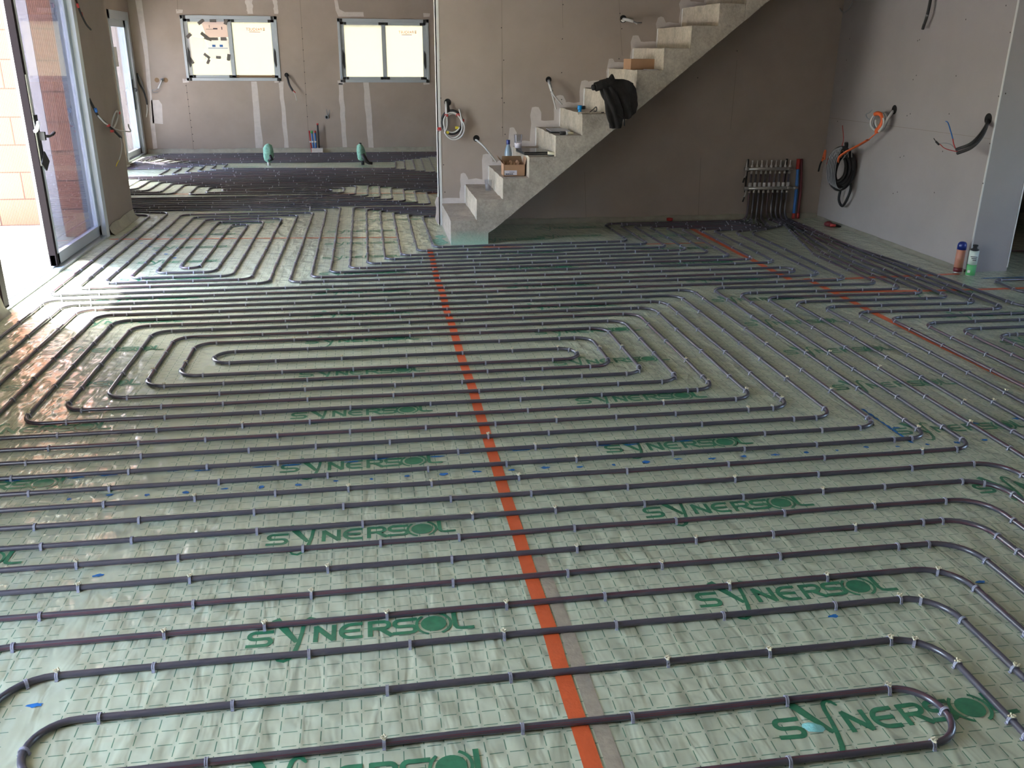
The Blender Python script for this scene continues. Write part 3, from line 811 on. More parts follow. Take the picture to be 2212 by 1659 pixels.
# ---------------------------------------------------------------- concrete stairs
NST = 15
prof = [(XS(1), 0.0)]
for i in range(1, NST + 1):
    prof += [(XS(i), TR(i)), (XS(i + 1), TR(i))]
prof += [(XS(NST + 1), TR(NST) - 0.2)]
prof += [((TR(NST) - 0.45) / 0.8035 + 0.906, TR(NST) - 0.45), (1.075, 0.136), (1.016, 0.10), (1.013, 0.0)]
YS0 = 7.73
st = MB()
n = len(prof)
SEG = 10
def ed(u, v, w):
    # rough cast edges: the outline wavers a little along the flight
    k = noise.noise(Vector((u * 7, v * 7, w * 9))) * 0.008
    return (u + k, w, v + k * 0.7)
rows = []
ys = [YS0 + (YB - 0.006 - YS0) * j / SEG for j in range(SEG + 1)]
vs_ = [ed(u, v, y) if v > 0.001 else (u, y, v) for y in ys for u, v in prof]
fs, mi = [], []
for j in range(SEG):
    for i in range(n):
        i2 = (i + 1) % n
        fs.append((j * n + i, j * n + i2, (j + 1) * n + i2, (j + 1) * n + i))
        a, b_ = prof[i], prof[i2]
        riser = abs(a[0] - b_[0]) < 1e-6 and b_[1] > a[1]
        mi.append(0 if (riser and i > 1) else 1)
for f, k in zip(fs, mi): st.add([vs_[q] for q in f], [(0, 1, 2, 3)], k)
# sides, cut into step-shaped pieces
for yy in (0, SEG):
    for i in range(1, NST + 1):
        xa, xb = XS(i), XS(i + 1)
        lo = lambda x: max(0.0, 0.8035 * (x - 0.906)) if x > 1.075 else (0.0 if x < 1.02 else 0.10 + (x - 1.016) * 0.6)
        if i == 1: poly = [(xa, 0.0), (xb, 0.0), (xb, TR(1)), (xa, TR(1))]
        elif i == 2: poly = [(xa, 0.0), (1.013, 0.0), (1.016, 0.10), (1.075, 0.136), (xb, lo(xb)), (xb, TR(2)), (xa, TR(2))]
        else: poly = [(xa, lo(xa)), (xb, lo(xb)), (xb, TR(i)), (xa, TR(i))]
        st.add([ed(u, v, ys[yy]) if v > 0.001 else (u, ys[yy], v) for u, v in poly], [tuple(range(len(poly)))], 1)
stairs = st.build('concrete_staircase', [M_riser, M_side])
_bm = bmesh.new(); _bm.from_mesh(stairs.data); bmesh.ops.remove_doubles(_bm, verts=_bm.verts, dist=0.0005); bmesh.ops.recalc_face_normals(_bm, faces=_bm.faces); _bm.to_mesh(stairs.data); _bm.free()
tag(stairs, 'raw cast concrete staircase climbing to the right along the wall', 'staircase')
for i in range(2, 12):      # pale grout beads left where treads meet the wall
    MB().tube([(XS(i) + 0.002, YB - 0.012, TR(i - 1) + 0.01), (XS(i) + 0.002, YB - 0.012, TR(i) - 0.005)], 0.008, 6).build('grout_bead', M_bead, stairs)

# ---------------------------------------------------------------- adhesive tapes on the film
def tape(name, pts, w, m, label, cat='tape', z=0.0016):
    P = []
    for a, b in zip(pts, pts[1:]):
        a, b = Vector((*a, 0)), Vector((*b, 0)); n = max(1, int((b - a).length / 0.08))
        P += [a + (b - a) * (i / n) for i in range(n)]
    P.append(Vector((*pts[-1], 0)))
    vs_ = []
    for i, p in enumerate(P):
        t = (P[min(i + 1, len(P) - 1)] - P[max(i - 1, 0)]).normalized(); nn = Vector((-t.y, t.x, 0))
        wob = (noise.noise(p * 3.0)) * 0.006
        for k in (-0.5, 0.0, 0.5):
            q = p + nn * (w * k + wob)
            vs_.append((q.x, q.y, z + (0.0006 if k == 0 else 0) + abs(noise.noise(p * 8)) * 0.0012))
    fs = [(i * 3 + j, i * 3 + j + 1, (i + 1) * 3 + j + 1, (i + 1) * 3 + j) for i in range(len(P) - 1) for j in range(2)]
    mb = MB(); mb.add(vs_, fs)
    return tag(mb.build(name, m, None, True), label, cat)
tape('adhesive_tape', [(0.459, 1.1), (0.459, 3.0), (0.463, 5.5), (0.470, 6.6), (0.483, 7.56)], 0.046, M_tape, 'wide orange tape running from the bottom of the photo up to the stairs')
tape('adhesive_tape', [(3.06, 8.35), (3.08, 7.4), (3.10, 6.14)], 0.055, M_tape, 'orange tape crossing the pipes in front of the manifold')
tape('adhesive_tape', [(3.235, 6.15), (3.25, 5.0), (3.28, 3.8), (3.30, 2.4)], 0.05, M_tape, 'orange tape running along the pipes on the right side of the room')
tape('adhesive_tape', [(-2.32, 8.34), (-1.0, 8.22), (0.24, 8.12)], 0.03, M_tape, 'thin orange tape across the upright pipe loops beside the sliding door')
tape('adhesive_tape', [(0.95, 7.60), (1.45, 7.53), (2.30, 7.55), (3.0, 7.53)], 0.03, M_tape, 'orange tape lying along the pipes under the stairs')
tape('adhesive_tape', [(-2.85, 11.07), (-1.08, 10.95), (1.2, 10.72)], 0.03, M_tape, 'orange tape across the floor of the far room')
tape('adhesive_tape', [(3.12, 6.10), (4.50, 6.14)], 0.045, M_tape, 'orange tape ending at the two spray cans')
tape('adhesive_tape', [(3.2, 5.75), (3.95, 5.69), (5.6, 5.64)], 0.045, M_tape, 'orange tape passing the end of the right partition')
tape('clear_tape', [(0.513, 1.1), (0.511, 1.9), (0.505, 2.55)], 0.042, M_tape_clear, 'dusty brown clear tape beside the wide orange tape', 'tape', 0.0013)

# ---------------------------------------------------------------- heating pipes
PR = 0.0093           # pipe radius
ZP = 0.0105
def fillet(pts, r):
    """polyline with rounded corners; returns dense points and the arc positions of the bends"""
    P = [Vector(p) if len(p) == 3 else Vector((p[0], p[1], ZP)) for p in pts]
    out = [P[0]]
    bends = []
    for i in range(1, len(P) - 1):
        a, b, c = P[i - 1], P[i], P[i + 1]
        la, lc = (a - b).length, (c - b).length
        rr = r
        d = min(rr, la * 0.5, lc * 0.5)
        u, w = (a - b).normalized(), (c - b).normalized()
        s, e = b + u * d, b + w * d
        n = 7
        k = 0.56
        for q in range(n + 1):
            t = q / n
            out.append(s * (1 - t) ** 3 + (s + (b - s) * k) * 3 * t * (1 - t) ** 2 + (e + (b - e) * k) * 3 * t * t * (1 - t) + e * t ** 3)
        bends.append((s.copy(), e.copy()))
    out.append(P[-1])
    # resample long straights so that the pipe can waver a little
    res = [out[0]]
    for a, b in zip(out, out[1:]):
        L = (b - a).length
        if L < 1e-6: continue
        m_ = max(1, int(L / 0.16))
        for k in range(1, m_ + 1): res.append(a + (b - a) * (k / m_))
    return res, bends
clip_spots = []
pipe_no = [0]
def pipe(pts, label, r=0.085, step=0.36, group=None, wav=0.0045):
    path, bends = fillet(pts, r)
    seed = pipe_no[0] * 3.7
    q = []
    for p in path:
        if p.z < 0.03:
            dx = noise.noise(Vector((p.x * 2.3, p.y * 2.3, seed))) * wav
            dy = noise.noise(Vector((p.x * 2.3 + 40, p.y * 2.3, seed))) * wav
            q.append(Vector((p.x + dx, p.y + dy, p.z)))
        else: q.append(p)
    o = MB().tube(q, PR, 10, phase=random.random(), twist=random.choice((-0.12, 0.08, 0.15, -0.07))).build('heating_pipe', M_pipe, None, True)
    tag(o, label, 'pipe', group)
    # clip positions along this pipe
    acc, nxt = 0.0, random.uniform(0.05, step)
    for a, b in zip(q, q[1:]):
        L = (b - a).length
        while nxt <= acc + L:
            p = a + (b - a) * ((nxt - acc) / L)
            if p.z < 0.014 and in_view(p, 10, 10): clip_spots.append((p, (b - a).normalized(), pipe_no[0]))
            nxt += step * random.uniform(0.72, 1.25)
        acc += L
    for s, e in bends:
        for w, oth in ((s, e), (e, s)):
            if w.z < 0.014 and random.random() < 0.85 and in_view(w, 10, 10):
                i = min(range(len(q)), key=lambda k: (q[k] - w).length_squared)
                t = (q[min(i + 1, len(q) - 1)] - q[max(i - 1, 0)]).normalized()
                clip_spots.append((q[i].copy(), t, pipe_no[0]))
    PIPE_LABEL.append(label)
    pipe_no[0] += 1
    return o
PIPE_LABEL = []

# manifold outlets: nine on each bar
OUTX = [3.795 + 0.0505 * k for k in range(9)]
def riser(k, front):
    """the last metre of a pipe, bending up the wall to outlet k of the lower (front) or upper bar"""
    x = OUTX[k] + (0.0 if front else 0.022)
    if front: return [(x - 0.01, YB - 0.075, 0.10), (x, YB - 0.070, 0.285)]
    return [(x - 0.01, YB - 0.030, 0.10), (x, YB - 0.030, 0.465)]
def up(k, front, lean=0.0, ytop=None):
    x = OUTX[k] + (0.0 if front else 0.022)
    yb = YB - (0.075 if front else 0.030)
    return [(x - lean, yb, ZP)] + riser(k, front)

# the wide double spiral in the middle of the room: one pipe, both ends at the manifold
A = [(3.53, 6.05), (-2.03, 6.045), (-2.03, 3.552), (2.10, 3.552), (2.10, 5.77), (-1.75, 5.77), (-1.75, 3.826), (1.82, 3.826), (1.82, 5.49), (-1.47, 5.49), (-1.47, 4.113), (1.54, 4.113), (1.54, 5.22), (-1.17, 5.22), (-1.17, 4.394), (1.255, 4.394), (1.255, 4.905), (-0.89, 4.905), (-0.89, 4.715), (1.11, 4.715), (1.11, 4.53), (-1.03, 4.53), (-1.03, 5.083), (1.39, 5.083), (1.39, 4.254), (-1.32, 4.254), (-1.32, 5.36), (1.68, 5.36), (1.68, 3.974), (-1.61, 3.974), (-1.61, 5.63), (1.95, 5.63), (1.95, 3.689), (-1.895, 3.689), (-1.895, 5.91), (2.245, 5.91), (2.245, 3.41), (-2.18, 3.41), (-2.18, 6.185), (3.40, 6.21)]
pipe([(OUTX[5], YB - 0.07, 0.285), (OUTX[5], YB - 0.075, ZP), (OUTX[5], 8.25), (3.53, 7.9)] + A + [(3.39, 7.95), (OUTX[4] + .022, 8.2), (OUTX[4] + .022, YB - .03, ZP), (OUTX[4] + .022, YB - .03, .465)], "grey heating pipe wound in the wide middle spiral", 0.10)
# the nearest spiral, cut off by the bottom of the photo
E_ = [(-2.6, 0.70), (-1.75, 0.71), (-1.75, 0.71), (2.26, 0.71), (2.26, 2.710), (-1.62, 2.710), (-1.62, 0.99), (1.985, 0.99), (1.985, 2.428), (-1.33, 2.428), (-1.33, 1.27), (1.70, 1.27), (1.70, 2.133), (-1.03, 2.133), (-1.03, 1.55), (1.405, 1.55), (1.405, 1.752), (-0.89, 1.752), (-0.89, 1.947), (1.555, 1.947), (1.555, 1.41), (-1.19, 1.41), (-1.19, 2.282), (1.845, 2.282), (1.845, 1.13), (-1.47, 1.13), (-1.47, 2.570), (2.13, 2.570), (2.13, 0.85), (-1.76, 0.85), (-1.76, 2.851), (2.40, 2.851), (2.40, 0.57), (-2.0, 0.57)]
pipe(E_[3:], "grey heating pipe of the nearest spiral, cut off below", 0.13)
pipe([(-2.1, 0.6), (-1.98, 2.994), (2.55, 2.994), (2.55, 0.6)], "grey heating pipe bounding the nearest spiral's far side", 0.13)
# runs whose far bend sends them on to the manifold
def to_manifold(col, ytop, ycor, xarm, k, front, lo, label):
    x = OUTX[k] + (0.0 if front else 0.022)
    ym = 7.2 + 0.13 * k
    pts = [(col, 1.0)] if lo is None else [(-2.15, lo + 0.6), (-2.12, lo), (col, lo)]
    pts += [(col, ytop), (xarm, ycor), (xarm - 0.01, 6.9)]
    xt = x
    pts += [(xarm - (xarm - xt) * 0.55, 7.75 + (0.05 if front else 0)), (xt, 8.25 + 0.02 * k), (xt, YB - (0.075 if front else 0.03), ZP), (xt, YB - (0.07 if front else 0.03), 0.285 if front else 0.465)]
    return pipe(pts, label, 0.09)
to_manifold(2.40, 5.93, 5.90, 3.69, 5, False, 3.266, "grey heating pipe enclosing the middle spiral's right flank")
to_manifold(2.53, 5.77, 5.74, 3.785, 6, True, 3.134, "grey heating pipe between the middle and nearest spirals")
to_manifold(2.675, 5.64, 5.60, 3.88, 6, False, None, "grey heating pipe, first slanting run right of the spirals")
to_manifold(2.815, 5.50, 5.46, 3.98, 7, True, None, "grey heating pipe, second slanting run right of the spirals")
to_manifold(2.96, 5.355, 5.31, 4.085, 7, False, None, "grey heating pipe, third slanting run right of the spirals")
to_manifold(3.11, 5.21, 5.15, 4.175, 8, True, None, "grey heating pipe, fourth slanting run, left of orange tape")
for c, y, lb in ((3.26, 5.055, "grey heating pipe slanting along the right-hand orange tape"), (3.405, 4.91, "grey heating pipe bend at right edge, first below tape"), (3.555, 4.765, "grey heating pipe bend at right edge, second below tape"), (3.70, 4.62, "grey heating pipe bend at right edge, third below tape")):
    pipe([(c, 1.2), (c, y), (6.4, y - 0.06)], lb, 0.09)
pipe([(6.4, 5.10), (4.315, 5.17), (4.26, 6.4), (4.16, 7.2), (OUTX[8] + .022, 8.1), (OUTX[8] + .022, YB - .03, ZP), (OUTX[8] + .022, YB - .03, .465)], "grey heating pipe closest to the right partition", 0.10)
pipe([(6.4, 5.86), (4.60, 5.89), (4.57, 5.55), (4.95, 5.25), (6.4, 5.1)], "grey heating pipe hooking round the partition's free end", 0.07)
pipe([(5.2, 8.4), (5.15, 6.9), (6.6, 6.6)], "grey heating pipe in the dark room beyond the partition", 0.09)

# upright loops beside the sliding door
B = [(-3.2, 9.86), (-2.5, 9.78), (-2.07, 9.66), (-2.075, 6.49), (-0.76, 6.49), (-0.745, 9.36), (-1.77, 9.36), (-1.785, 6.76), (-1.05, 6.76), (-1.045, 9.04), (-1.485, 9.06), (-1.49, 7.05), (-1.34, 7.05), (-1.335, 8.90), (-1.18, 8.90), (-1.195, 6.90), (-1.635, 6.90), (-1.63, 9.21), (-0.885, 9.19), (-0.905, 6.63), (-1.93, 6.63), (-1.915, 9.52), (-0.595, 9.50), (-0.615, 6.49), (3.26, 6.49), (3.26, 6.33), (-2.215, 6.33), (-2.215, 9.52), (-2.5, 9.58), (-3.2, 9.66)]
pipe(B, "grey heating pipe in upright loops beside the sliding door", 0.085)
zz = [(-0.465, 9.66, 6.625, 3.235, 3, 'L'), (-0.325, 9.80, 6.765, 3.105, 3, 'L'), (-0.185, 9.76, 6.885, 2.955, 2, 'R'), (-0.045, 9.64, 7.03, 2.825, 2, 'R'), (0.095, 9.52, 7.17, 2.68, 1, 'R'), (0.23, 9.40, 7.31, 2.54, 1, 'R'), (0.375, 9.27, 7.46, 2.415, 0, 'R'), (0.52, 9.14, 7.60, 2.275, 0, 'R')]
zl = ['grey heating pipe, %s stepped bend out from the stair wall' % w for w in ('eighth', 'seventh', 'sixth', 'fifth', 'fourth', 'third', 'second', 'first')]
for n_, ((cx, yt, yb, xa, k, sd), lb) in enumerate(zip(zz, zl)):
    front = n_ % 2 == 1
    x = OUTX[k] + (0.0 if front else 0.022)
    j = 7 - n_                                    # 0 = closest to the wall
    yt2 = 8.50 - 0.062 * j
    ex = [(-3.3, yt + 0.32), (-2.4, yt + 0.2)] if sd == 'L' else [(1.6, yt - 0.13)]
    pipe(ex + [(cx, yt), (cx - 0.0, yb), (xa, yb + 0.05), (xa - 0.01, yt2), (x - 0.14, yt2 + 0.01), (x, YB - (0.075 if front else 0.03), ZP), (x, YB - (0.07 if front else 0.03), 0.285 if front else 0.465)], lb, 0.075)

# far room: loops seen very flat
FR = 'pipe loops on the far room floor'
def far(pts, label): return pipe(pts, label, 0.075, 0.5)
far([(-3.4, 10.66), (-0.17, 10.70), (-0.165, 11.43), (-1.93, 11.45), (-1.92, 11.03), (-0.455, 11.0), (-0.455, 11.14), (-1.76, 11.18), (-1.76, 11.31), (-0.31, 11.28), (-0.31, 10.86), (-2.09, 10.90), (-2.10, 11.58), (0.9, 11.52), (1.6, 11.46)], "grey heating pipe of the far room spiral")
for i, (c, tb, tt) in enumerate(((-0.03, 10.57, 11.46), (0.11, 10.43, 11.36), (0.25, 10.29, 11.22), (0.39, 10.15, 11.08), (0.52, 10.02, 10.92), (0.655, 9.90, 10.79))):
    far([(-3.4, tb + 0.16), (c, tb), (c + 0.01, tt), (1.7, tt - 0.06)], 'grey heating pipe, %s far room step bend by stair wall' % ('first', 'second', 'third', 'fourth', 'fifth', 'sixth')[i])
for i, (c, tt, tb) in enumerate(((-2.28, 11.72, 10.98), (-2.45, 11.86, 11.12), (-2.62, 12.0, 11.26), (-2.78, 12.14, 11.40), (-2.93, 12.28, 11.60))):
    far([(1.8, tt - 0.18), (c, tt), (c, tb), (-3.42, tb + 0.03)], 'grey heating pipe, %s far room step bend by the pillar' % ('first', 'second', 'third', 'fourth', 'fifth')[i])
for i in range(6):
    cl, cr = -2.06 - 0.145 * i, 0.38 + 0.135 * i
    tl, bl = 13.93 - 0.10 * i, 13.38 - 0.15 * i
    tr_ = 14.02 + 0.135 * i
    br_ = 13.14 - 0.12 * i
    cl2 = -2.45 - 0.15 * i
    far([(-3.4, tl + 0.02), (cl, tl), (cl, bl), (cr, br_), (cr + 0.03, tr_), (cl2, tr_ + 0.08), (cl2 - 0.1, 13.98 + 0.06 * i), (-3.45, 13.98 + 0.06 * i)], 'grey heating pipe, %s nested bend under the far windows' % ('innermost', 'second', 'third', 'fourth', 'fifth', 'outermost')[i])
for i in range(4):
    far([(-3.44 + 0.05 * i, 14.3 + 0.1 * i), (-3.42 + 0.06 * i, 14.93 + 0.14 * i), (1.8, 14.83 + 0.14 * i)], 'grey heating pipe, straight, %s out from the far wall' % ('fourth', 'third', 'second', 'first')[i])
far([(-3.3, 12.56), (1.8, 12.33)], 'grey heating pipe straight across, second in the far room')
pipe_far_mid = far([(-3.3, 12.42), (1.8, 12.20)], "grey heating pipe straight across the far room's middle")

# ---------------------------------------------------------------- pipe clips
def clip_mesh(tuft=False):
    """U-shaped plastic clip: a ribbed strap over the pipe with a barbed leg down each side (pipe along x)"""
    mb = MB()
    R0, R1 = PR + 0.0006, PR + 0.0032
    n_ = 9
    for x0_, x1_, ra in ((-0.0042, -0.0016, R1), (0.0016, 0.0042, R1), (-0.0016, 0.0016, R1 - 0.0012)):
        vs_ = []
        for i in range(n_ + 1):
            t = math.pi * i / n_
            for rr in (R0, ra):
                for x in (x0_, x1_): vs_.append((x, rr * math.cos(t), rr * math.sin(t)))
        fs = []
        for i in range(n_):
            a, b = 4 * i, 4 * (i + 1)
            fs += [(a, a + 1, b + 1, b), (a + 2, b + 2, b + 3, a + 3), (a, b, b + 2, a + 2), (a + 1, a + 3, b + 3, b + 1)]
        mb.add(vs_, fs)
    for s in (-1, 1):
        ya, yb = sorted((s * R0, s * R1))
        mb.box(-0.0042, 0.0042, ya, yb, -0.0112, 0.0)
        yc, yd = sorted((s * R1, s * (R1 + 0.003)))
        mb.box(-0.0042, 0.0042, yc, yd, -0.0100, -0.0070)
    me_o = mb.build('pipe_clip', M_clip)
    me = me_o.data
    bpy.data.objects.remove(me_o)
    return me
clip_me = clip_mesh()
tm = MB()
random.seed(11)
for k in range(5):
    a = Vector((random.uniform(-.004, .006), random.uniform(-.006, .004), 0.013))
    tm.tube([a, a + Vector((random.uniform(-.006, .010), random.uniform(-.008, .004), random.uniform(.002, .007)))], [0.0036, 0.0022], 5)
tuft_o = tm.build('cream_scrap', M_tuft); tuft_me = tuft_o.data; bpy.data.objects.remove(tuft_o)
# drop near-doubles, then sort by how close they lie to the camera
clip_spots.sort(key=lambda c: (c[0] - Vector((0, 0, CAMZ))).length)
kept = []
cells = {}
for p, t, k in clip_spots:
    key = (round(p.x / 0.05), round(p.y / 0.05))
    if any((p - q).length < 0.05 for dx in (-1, 0, 1) for dy in (-1, 0, 1) for q in cells.get((key[0] + dx, key[1] + dy), ())): continue
    cells.setdefault(key, []).append(p); kept.append((p, t, k))
rest = MB()
cv = [v.co.copy() for v in clip_me.vertices]; cf = [tuple(p.vertices) for p in clip_me.polygons]
for i, (p, t, k) in enumerate(kept):
    a = math.atan2(t.y, t.x) + random.uniform(-0.07, 0.07)
    M = Matrix.Translation(p) @ Matrix.Rotation(a, 4, 'Z')
    if i < 300:
        o = bpy.data.objects.new('pipe_clip', clip_me); C.objects.link(o)
        o.location = p; o.rotation_euler = (0, 0, a)
        q = PIPE_LABEL[k].replace('grey heating pipe', 'pipe')
        has = random.random() < 0.3
        lab = ('grey clip with cream scrap on the ' if has else 'bare grey clip on the ') + q
        ws = lab.split()
        tag(o, ' '.join(ws[:16]), 'clip', ('clips with scraps on the ' if has else 'clips on the ') + q)
        if has:
            tf = bpy.data.objects.new('cream_scrap', tuft_me); C.objects.link(tf); tf.parent = o
            tf['label'] = 'cream crumpled scrap'
    else:
        rest.add([M @ v for v in cv], cf)
tag(rest.build('pipe_clip', M_clip), 'small grey clips dotted along the more distant pipes', 'clip', None, 'stuff')

# torn cyan foam showing through the film in the nearest printed word
cy = MB()
cp = on_z(1757, 1572, 0.0)
vs_, fs_ = [], []
for i in range(5):
    for k in range(16):
        a = 2 * math.pi * k / 16
        q = (1 - i / 4.2) * (1 + 0.3 * noise.noise(Vector((math.cos(a) * 2, math.sin(a) * 2, i * 0.6))))
        u, w_ = 0.030 * q * math.cos(a), 0.016 * q * math.sin(a)
        vs_.append((cp.x + u * 0.9 + w_ * 0.4, cp.y + w_ - u * 0.35, 0.0015 + 0.0022 * i + 0.0012 * noise.noise(Vector((k, i, 3.3)))))
fs_ = [(i * 16 + k, i * 16 + (k + 1) % 16, (i + 1) * 16 + (k + 1) % 16, (i + 1) * 16 + k) for i in range(4) for k in range(16)] + [tuple(64 + k for k in range(16))]
cy.add(vs_, fs_)
tag(cy.build('foam_scrap', M_cyan_foam, None, True), 'torn cyan foam showing through the film in the nearest printed word', 'foam scrap')

# ---------------------------------------------------------------- manifold in the corner under the stairs
man = tag(empty('heating_manifold', (4.0, YB - 0.06, 0.318)), 'nickel two-bar heating manifold on the wall in the corner under the stairs', 'manifold')
def at(mb, name, m, par, loc, smooth=False, bevel=0.0):
    """part given in world measures under a parent standing at loc"""
    o = mb.build(name, m, par, smooth, bevel); o.location = -Vector(loc); return o
LM = man.location.copy()
def bar(z, y, name):
    mb = MB()
    mb.lathe([(0.017, 3.755), (0.017, 4.215), (0.012, 4.217), (0.012, 4.26)], (0, y, z), 14, axis='x')
    mb.lathe([(0.021, 3.74), (0.021, 3.775)], (0, y, z), 6, axis='x').lathe([(0.020, 4.19), (0.020, 4.225)], (0, y, z), 6, axis='x')
    return at(mb, name, M_steel, man, LM, True)
bar(0.318, YB - 0.075, 'return_bar'); bar(0.505, YB - 0.035, 'supply_bar')
for k in range(9):
    at(MB().lathe([(0.008, 0.518), (0.013, 0.522), (0.013, 0.540), (0.007, 0.545), (0.006, 0.575), (0.008, 0.578), (0.008, 0.590)], (OUTX[k] + 0.022, YB - 0.035, 0), 10), 'flow_meter', M_actu, man, LM, True)
    at(MB().lathe([(0.012, 0.334), (0.0165, 0.338), (0.0165, 0.372), (0.012, 0.376)], (OUTX[k], YB - 0.075, 0), 12), 'valve_cap', M_actu, man, LM, True)
    at(MB().lathe([(0.012, 0.272), (0.013, 0.288), (0.009, 0.292), (0.009, 0.305)], (OUTX[k], YB - 0.075, 0), 8), 'pipe_fitting', M_steel, man, LM, True)
    at(MB().lathe([(0.012, 0.455), (0.013, 0.474), (0.009, 0.478), (0.009, 0.492)], (OUTX[k] + 0.022, YB - 0.035, 0), 8), 'pipe_fitting', M_steel, man, LM, True)
for x in (3.772, 4.185):
    at(MB().box(x, x + 0.014, YB - 0.016, YB - 0.001, 0.27, 0.60).box(x, x + 0.014, YB - 0.10, YB - 0.016, 0.296, 0.302).box(x, x + 0.014, YB - 0.06, YB - 0.016, 0.482, 0.488), 'wall_bracket', M_black, man, LM)
at(MB().lathe([(0.010, 0.51), (0.012, 0.53), (0.008, 0.56), (0.006, 0.60)], (3.757, YB - 0.035, 0), 10), 'air_vent', M_steel, man, LM, True)
for z, y in ((0.318, YB - 0.075), (0.505, YB - 0.035)):
    at(MB().tube([(3.757, y, z - 0.01), (3.757, y, z - 0.06), (3.742, y, z - 0.09)], 0.009, 8), 'drain_valve', M_steel, man, LM, True)
    at(MB().tube([(3.742, y - 0.012, z - 0.085), (3.725, y - 0.02, z - 0.13)], 0.008, 6), 'drain_lever', M_black, man, LM, True)
at(MB().lathe([(0.019, 4.262), (0.019, 4.29), (0.012, 4.292), (0.012, 4.31)], (0, YB - 0.075, 0.318), 10, axis='x'), 'ball_valve', M_steel, man, LM, True)
# the two supply pipes beside it
def simple(name, mb, m, label, cat, smooth=True, group=None):
    return tag(mb.build(name, m, None, smooth), label, cat, group)
rp = simple('supply_pipe', MB().tube(smooth_path([(4.315, YB - 0.05, 0.03), (4.312, YB - 0.05, 0.30), (4.305, YB - 0.04, 0.52)]), 0.016, 10), M_bluep, 'blue supply pipe standing right of the manifold', 'pipe')
MB().tube([(4.305, YB - 0.04, 0.50), (4.303, YB - 0.04, 0.60)], 0.019, 10).build('red_sleeve', M_red, rp, True)
MB().tube([(4.315, YB - 0.05, 0.0), (4.315, YB - 0.05, 0.055)], 0.0175, 10).build('red_end', M_red, rp, True)
rp = simple('supply_pipe', MB().tube(smooth_path([(4.362, YB - 0.05, 0.03), (4.360, YB - 0.05, 0.28), (4.345, YB - 0.045, 0.46), (4.333, YB - 0.04, 0.60)]), 0.0135, 10), M_redblk, 'dark red supply pipe, rightmost beside the manifold', 'pipe')
MB().tube([(4.362, YB - 0.05, 0.0), (4.362, YB - 0.05, 0.055)], 0.0165, 10).build('red_end', M_red, rp, True)
p = on_z(1447, 471, 0.02)
simple('red_plug', MB().lathe([(0.03, -0.012), (0.032, 0.012), (0.018, 0.016)], (2.98, YB - 0.06, 0.02), 12), M_red, 'small red plug lying at the foot of the stair wall', 'plug')

# ---------------------------------------------------------------- cables in the walls
def hole_disc(p, nrm, r, parent, name='wall_hole'):
    u = Vector((0, 0, 1)); v = nrm.cross(u)
    mb = MB()
    ring = [p + nrm * 0.0015 + (u * math.cos(t) + v * math.sin(t)) * r for t in [2 * math.pi * i / 20 for i in range(20)]]
    inn = [q - nrm * 0.0008 for q in ring]
    mb.add(ring, [tuple(range(20))])
    return mb.build(name, M_hole, parent)
NY, NXm, NXp = Vector((0, -1, 0)), Vector((-1, 0, 0)), Vector((1, 0, 0))
def wp(x, y, off): return on_y(x, y, YB - off)        # a point just off the stair wall
def fp(x, y, off): return on_y(x, y, YF - off)
def rpnt(x, y, off): return on_x(x, y, XR - off)
def lp(x, y, off): return on_x(x, y, XL + off)
def cable_thing(name, label, cat, pts, r, m):
    return tag(cable(name, pts, r, m), label, cat)

# coil left on the stair wall
hole_disc(on_y(967, 221, YB), NY, 0.033, wall_st)
t = tag(empty('cable_coil', on_y(975, 268, YB - 0.02)), 'looped bundle of white and black cables hanging at the left end of the stair wall', 'cable')
Lc = t.location.copy()
def part(name, pts, r, m, par, loc, n=8, sub_=6):
    o = cable(name, pts, r, m, None, n, sub_); o.parent = par; o.location = -Vector(loc); return o
c0 = on_y(976, 264, YB - 0.03)
def loop(c, rx, rz, a0, a1, off, n=18, axis='y', tilt=0.0):
    out = []
    for i in range(n + 1):
        a = math.radians(a0 + (a1 - a0) * i / n)
        d = off + 0.006 * math.sin(a * 2 + off * 50)
        if axis == 'y': out.append(Vector((c.x + rx * math.cos(a), c.y - d + tilt * math.sin(a), c.z + rz * math.sin(a))))
        else: out.append(Vector((c.x - d + tilt * math.sin(a), c.y + rx * math.cos(a), c.z + rz * math.sin(a))))
    return out
part('black_conduit', [wp(966, 219, -0.02), wp(967, 226, 0.03), wp(970, 245, 0.04)] + loop(c0, 0.095, 0.105, 120, 520, 0.01), 0.012, M_conduit, t, Lc)
part('white_cable', [wp(963, 219, -0.02), wp(963, 226, 0.045), wp(963, 262, 0.05)] + loop(c0 + Vector((0.01, 0, -0.03)), 0.085, 0.11, 190, 480, 0.025), 0.0075, M_wire_w, t, Lc)
part('white_cable', [wp(965, 220, -0.02), wp(964, 230, 0.05), wp(966, 270, 0.055)] + loop(c0 + Vector((0.02, 0, -0.05)), 0.095, 0.105, 200, 400, 0.035) + [wp(992, 235, 0.05)], 0.0075, M_wire_w, t, Lc)
part('white_cable', loop(c0 + Vector((0.0, 0, 0.0)), 0.08, 0.09, 40, 330, 0.03), 0.007, M_wire_w, t, Lc)
for x, y, m in ((964, 249, M_red), (989, 248, M_red), (999, 260, M_red), (987, 276, M_yellow), (949, 278, M_red), (966, 286, M_yellow)):
    q = on_y(x, y, YB - 0.055)
    at(MB().box(q.x - 0.016, q.x + 0.016, q.y - 0.010, q.y + 0.012, q.z - 0.012, q.z + 0.012), 'tape_band', m, t, Lc, bevel=0.003)
part('red_wire', [wp(949, 276, 0.05), wp(945, 279, 0.06), wp(948, 283, 0.05), wp(954, 280, 0.05)], 0.003, M_red, t, Lc, 6)
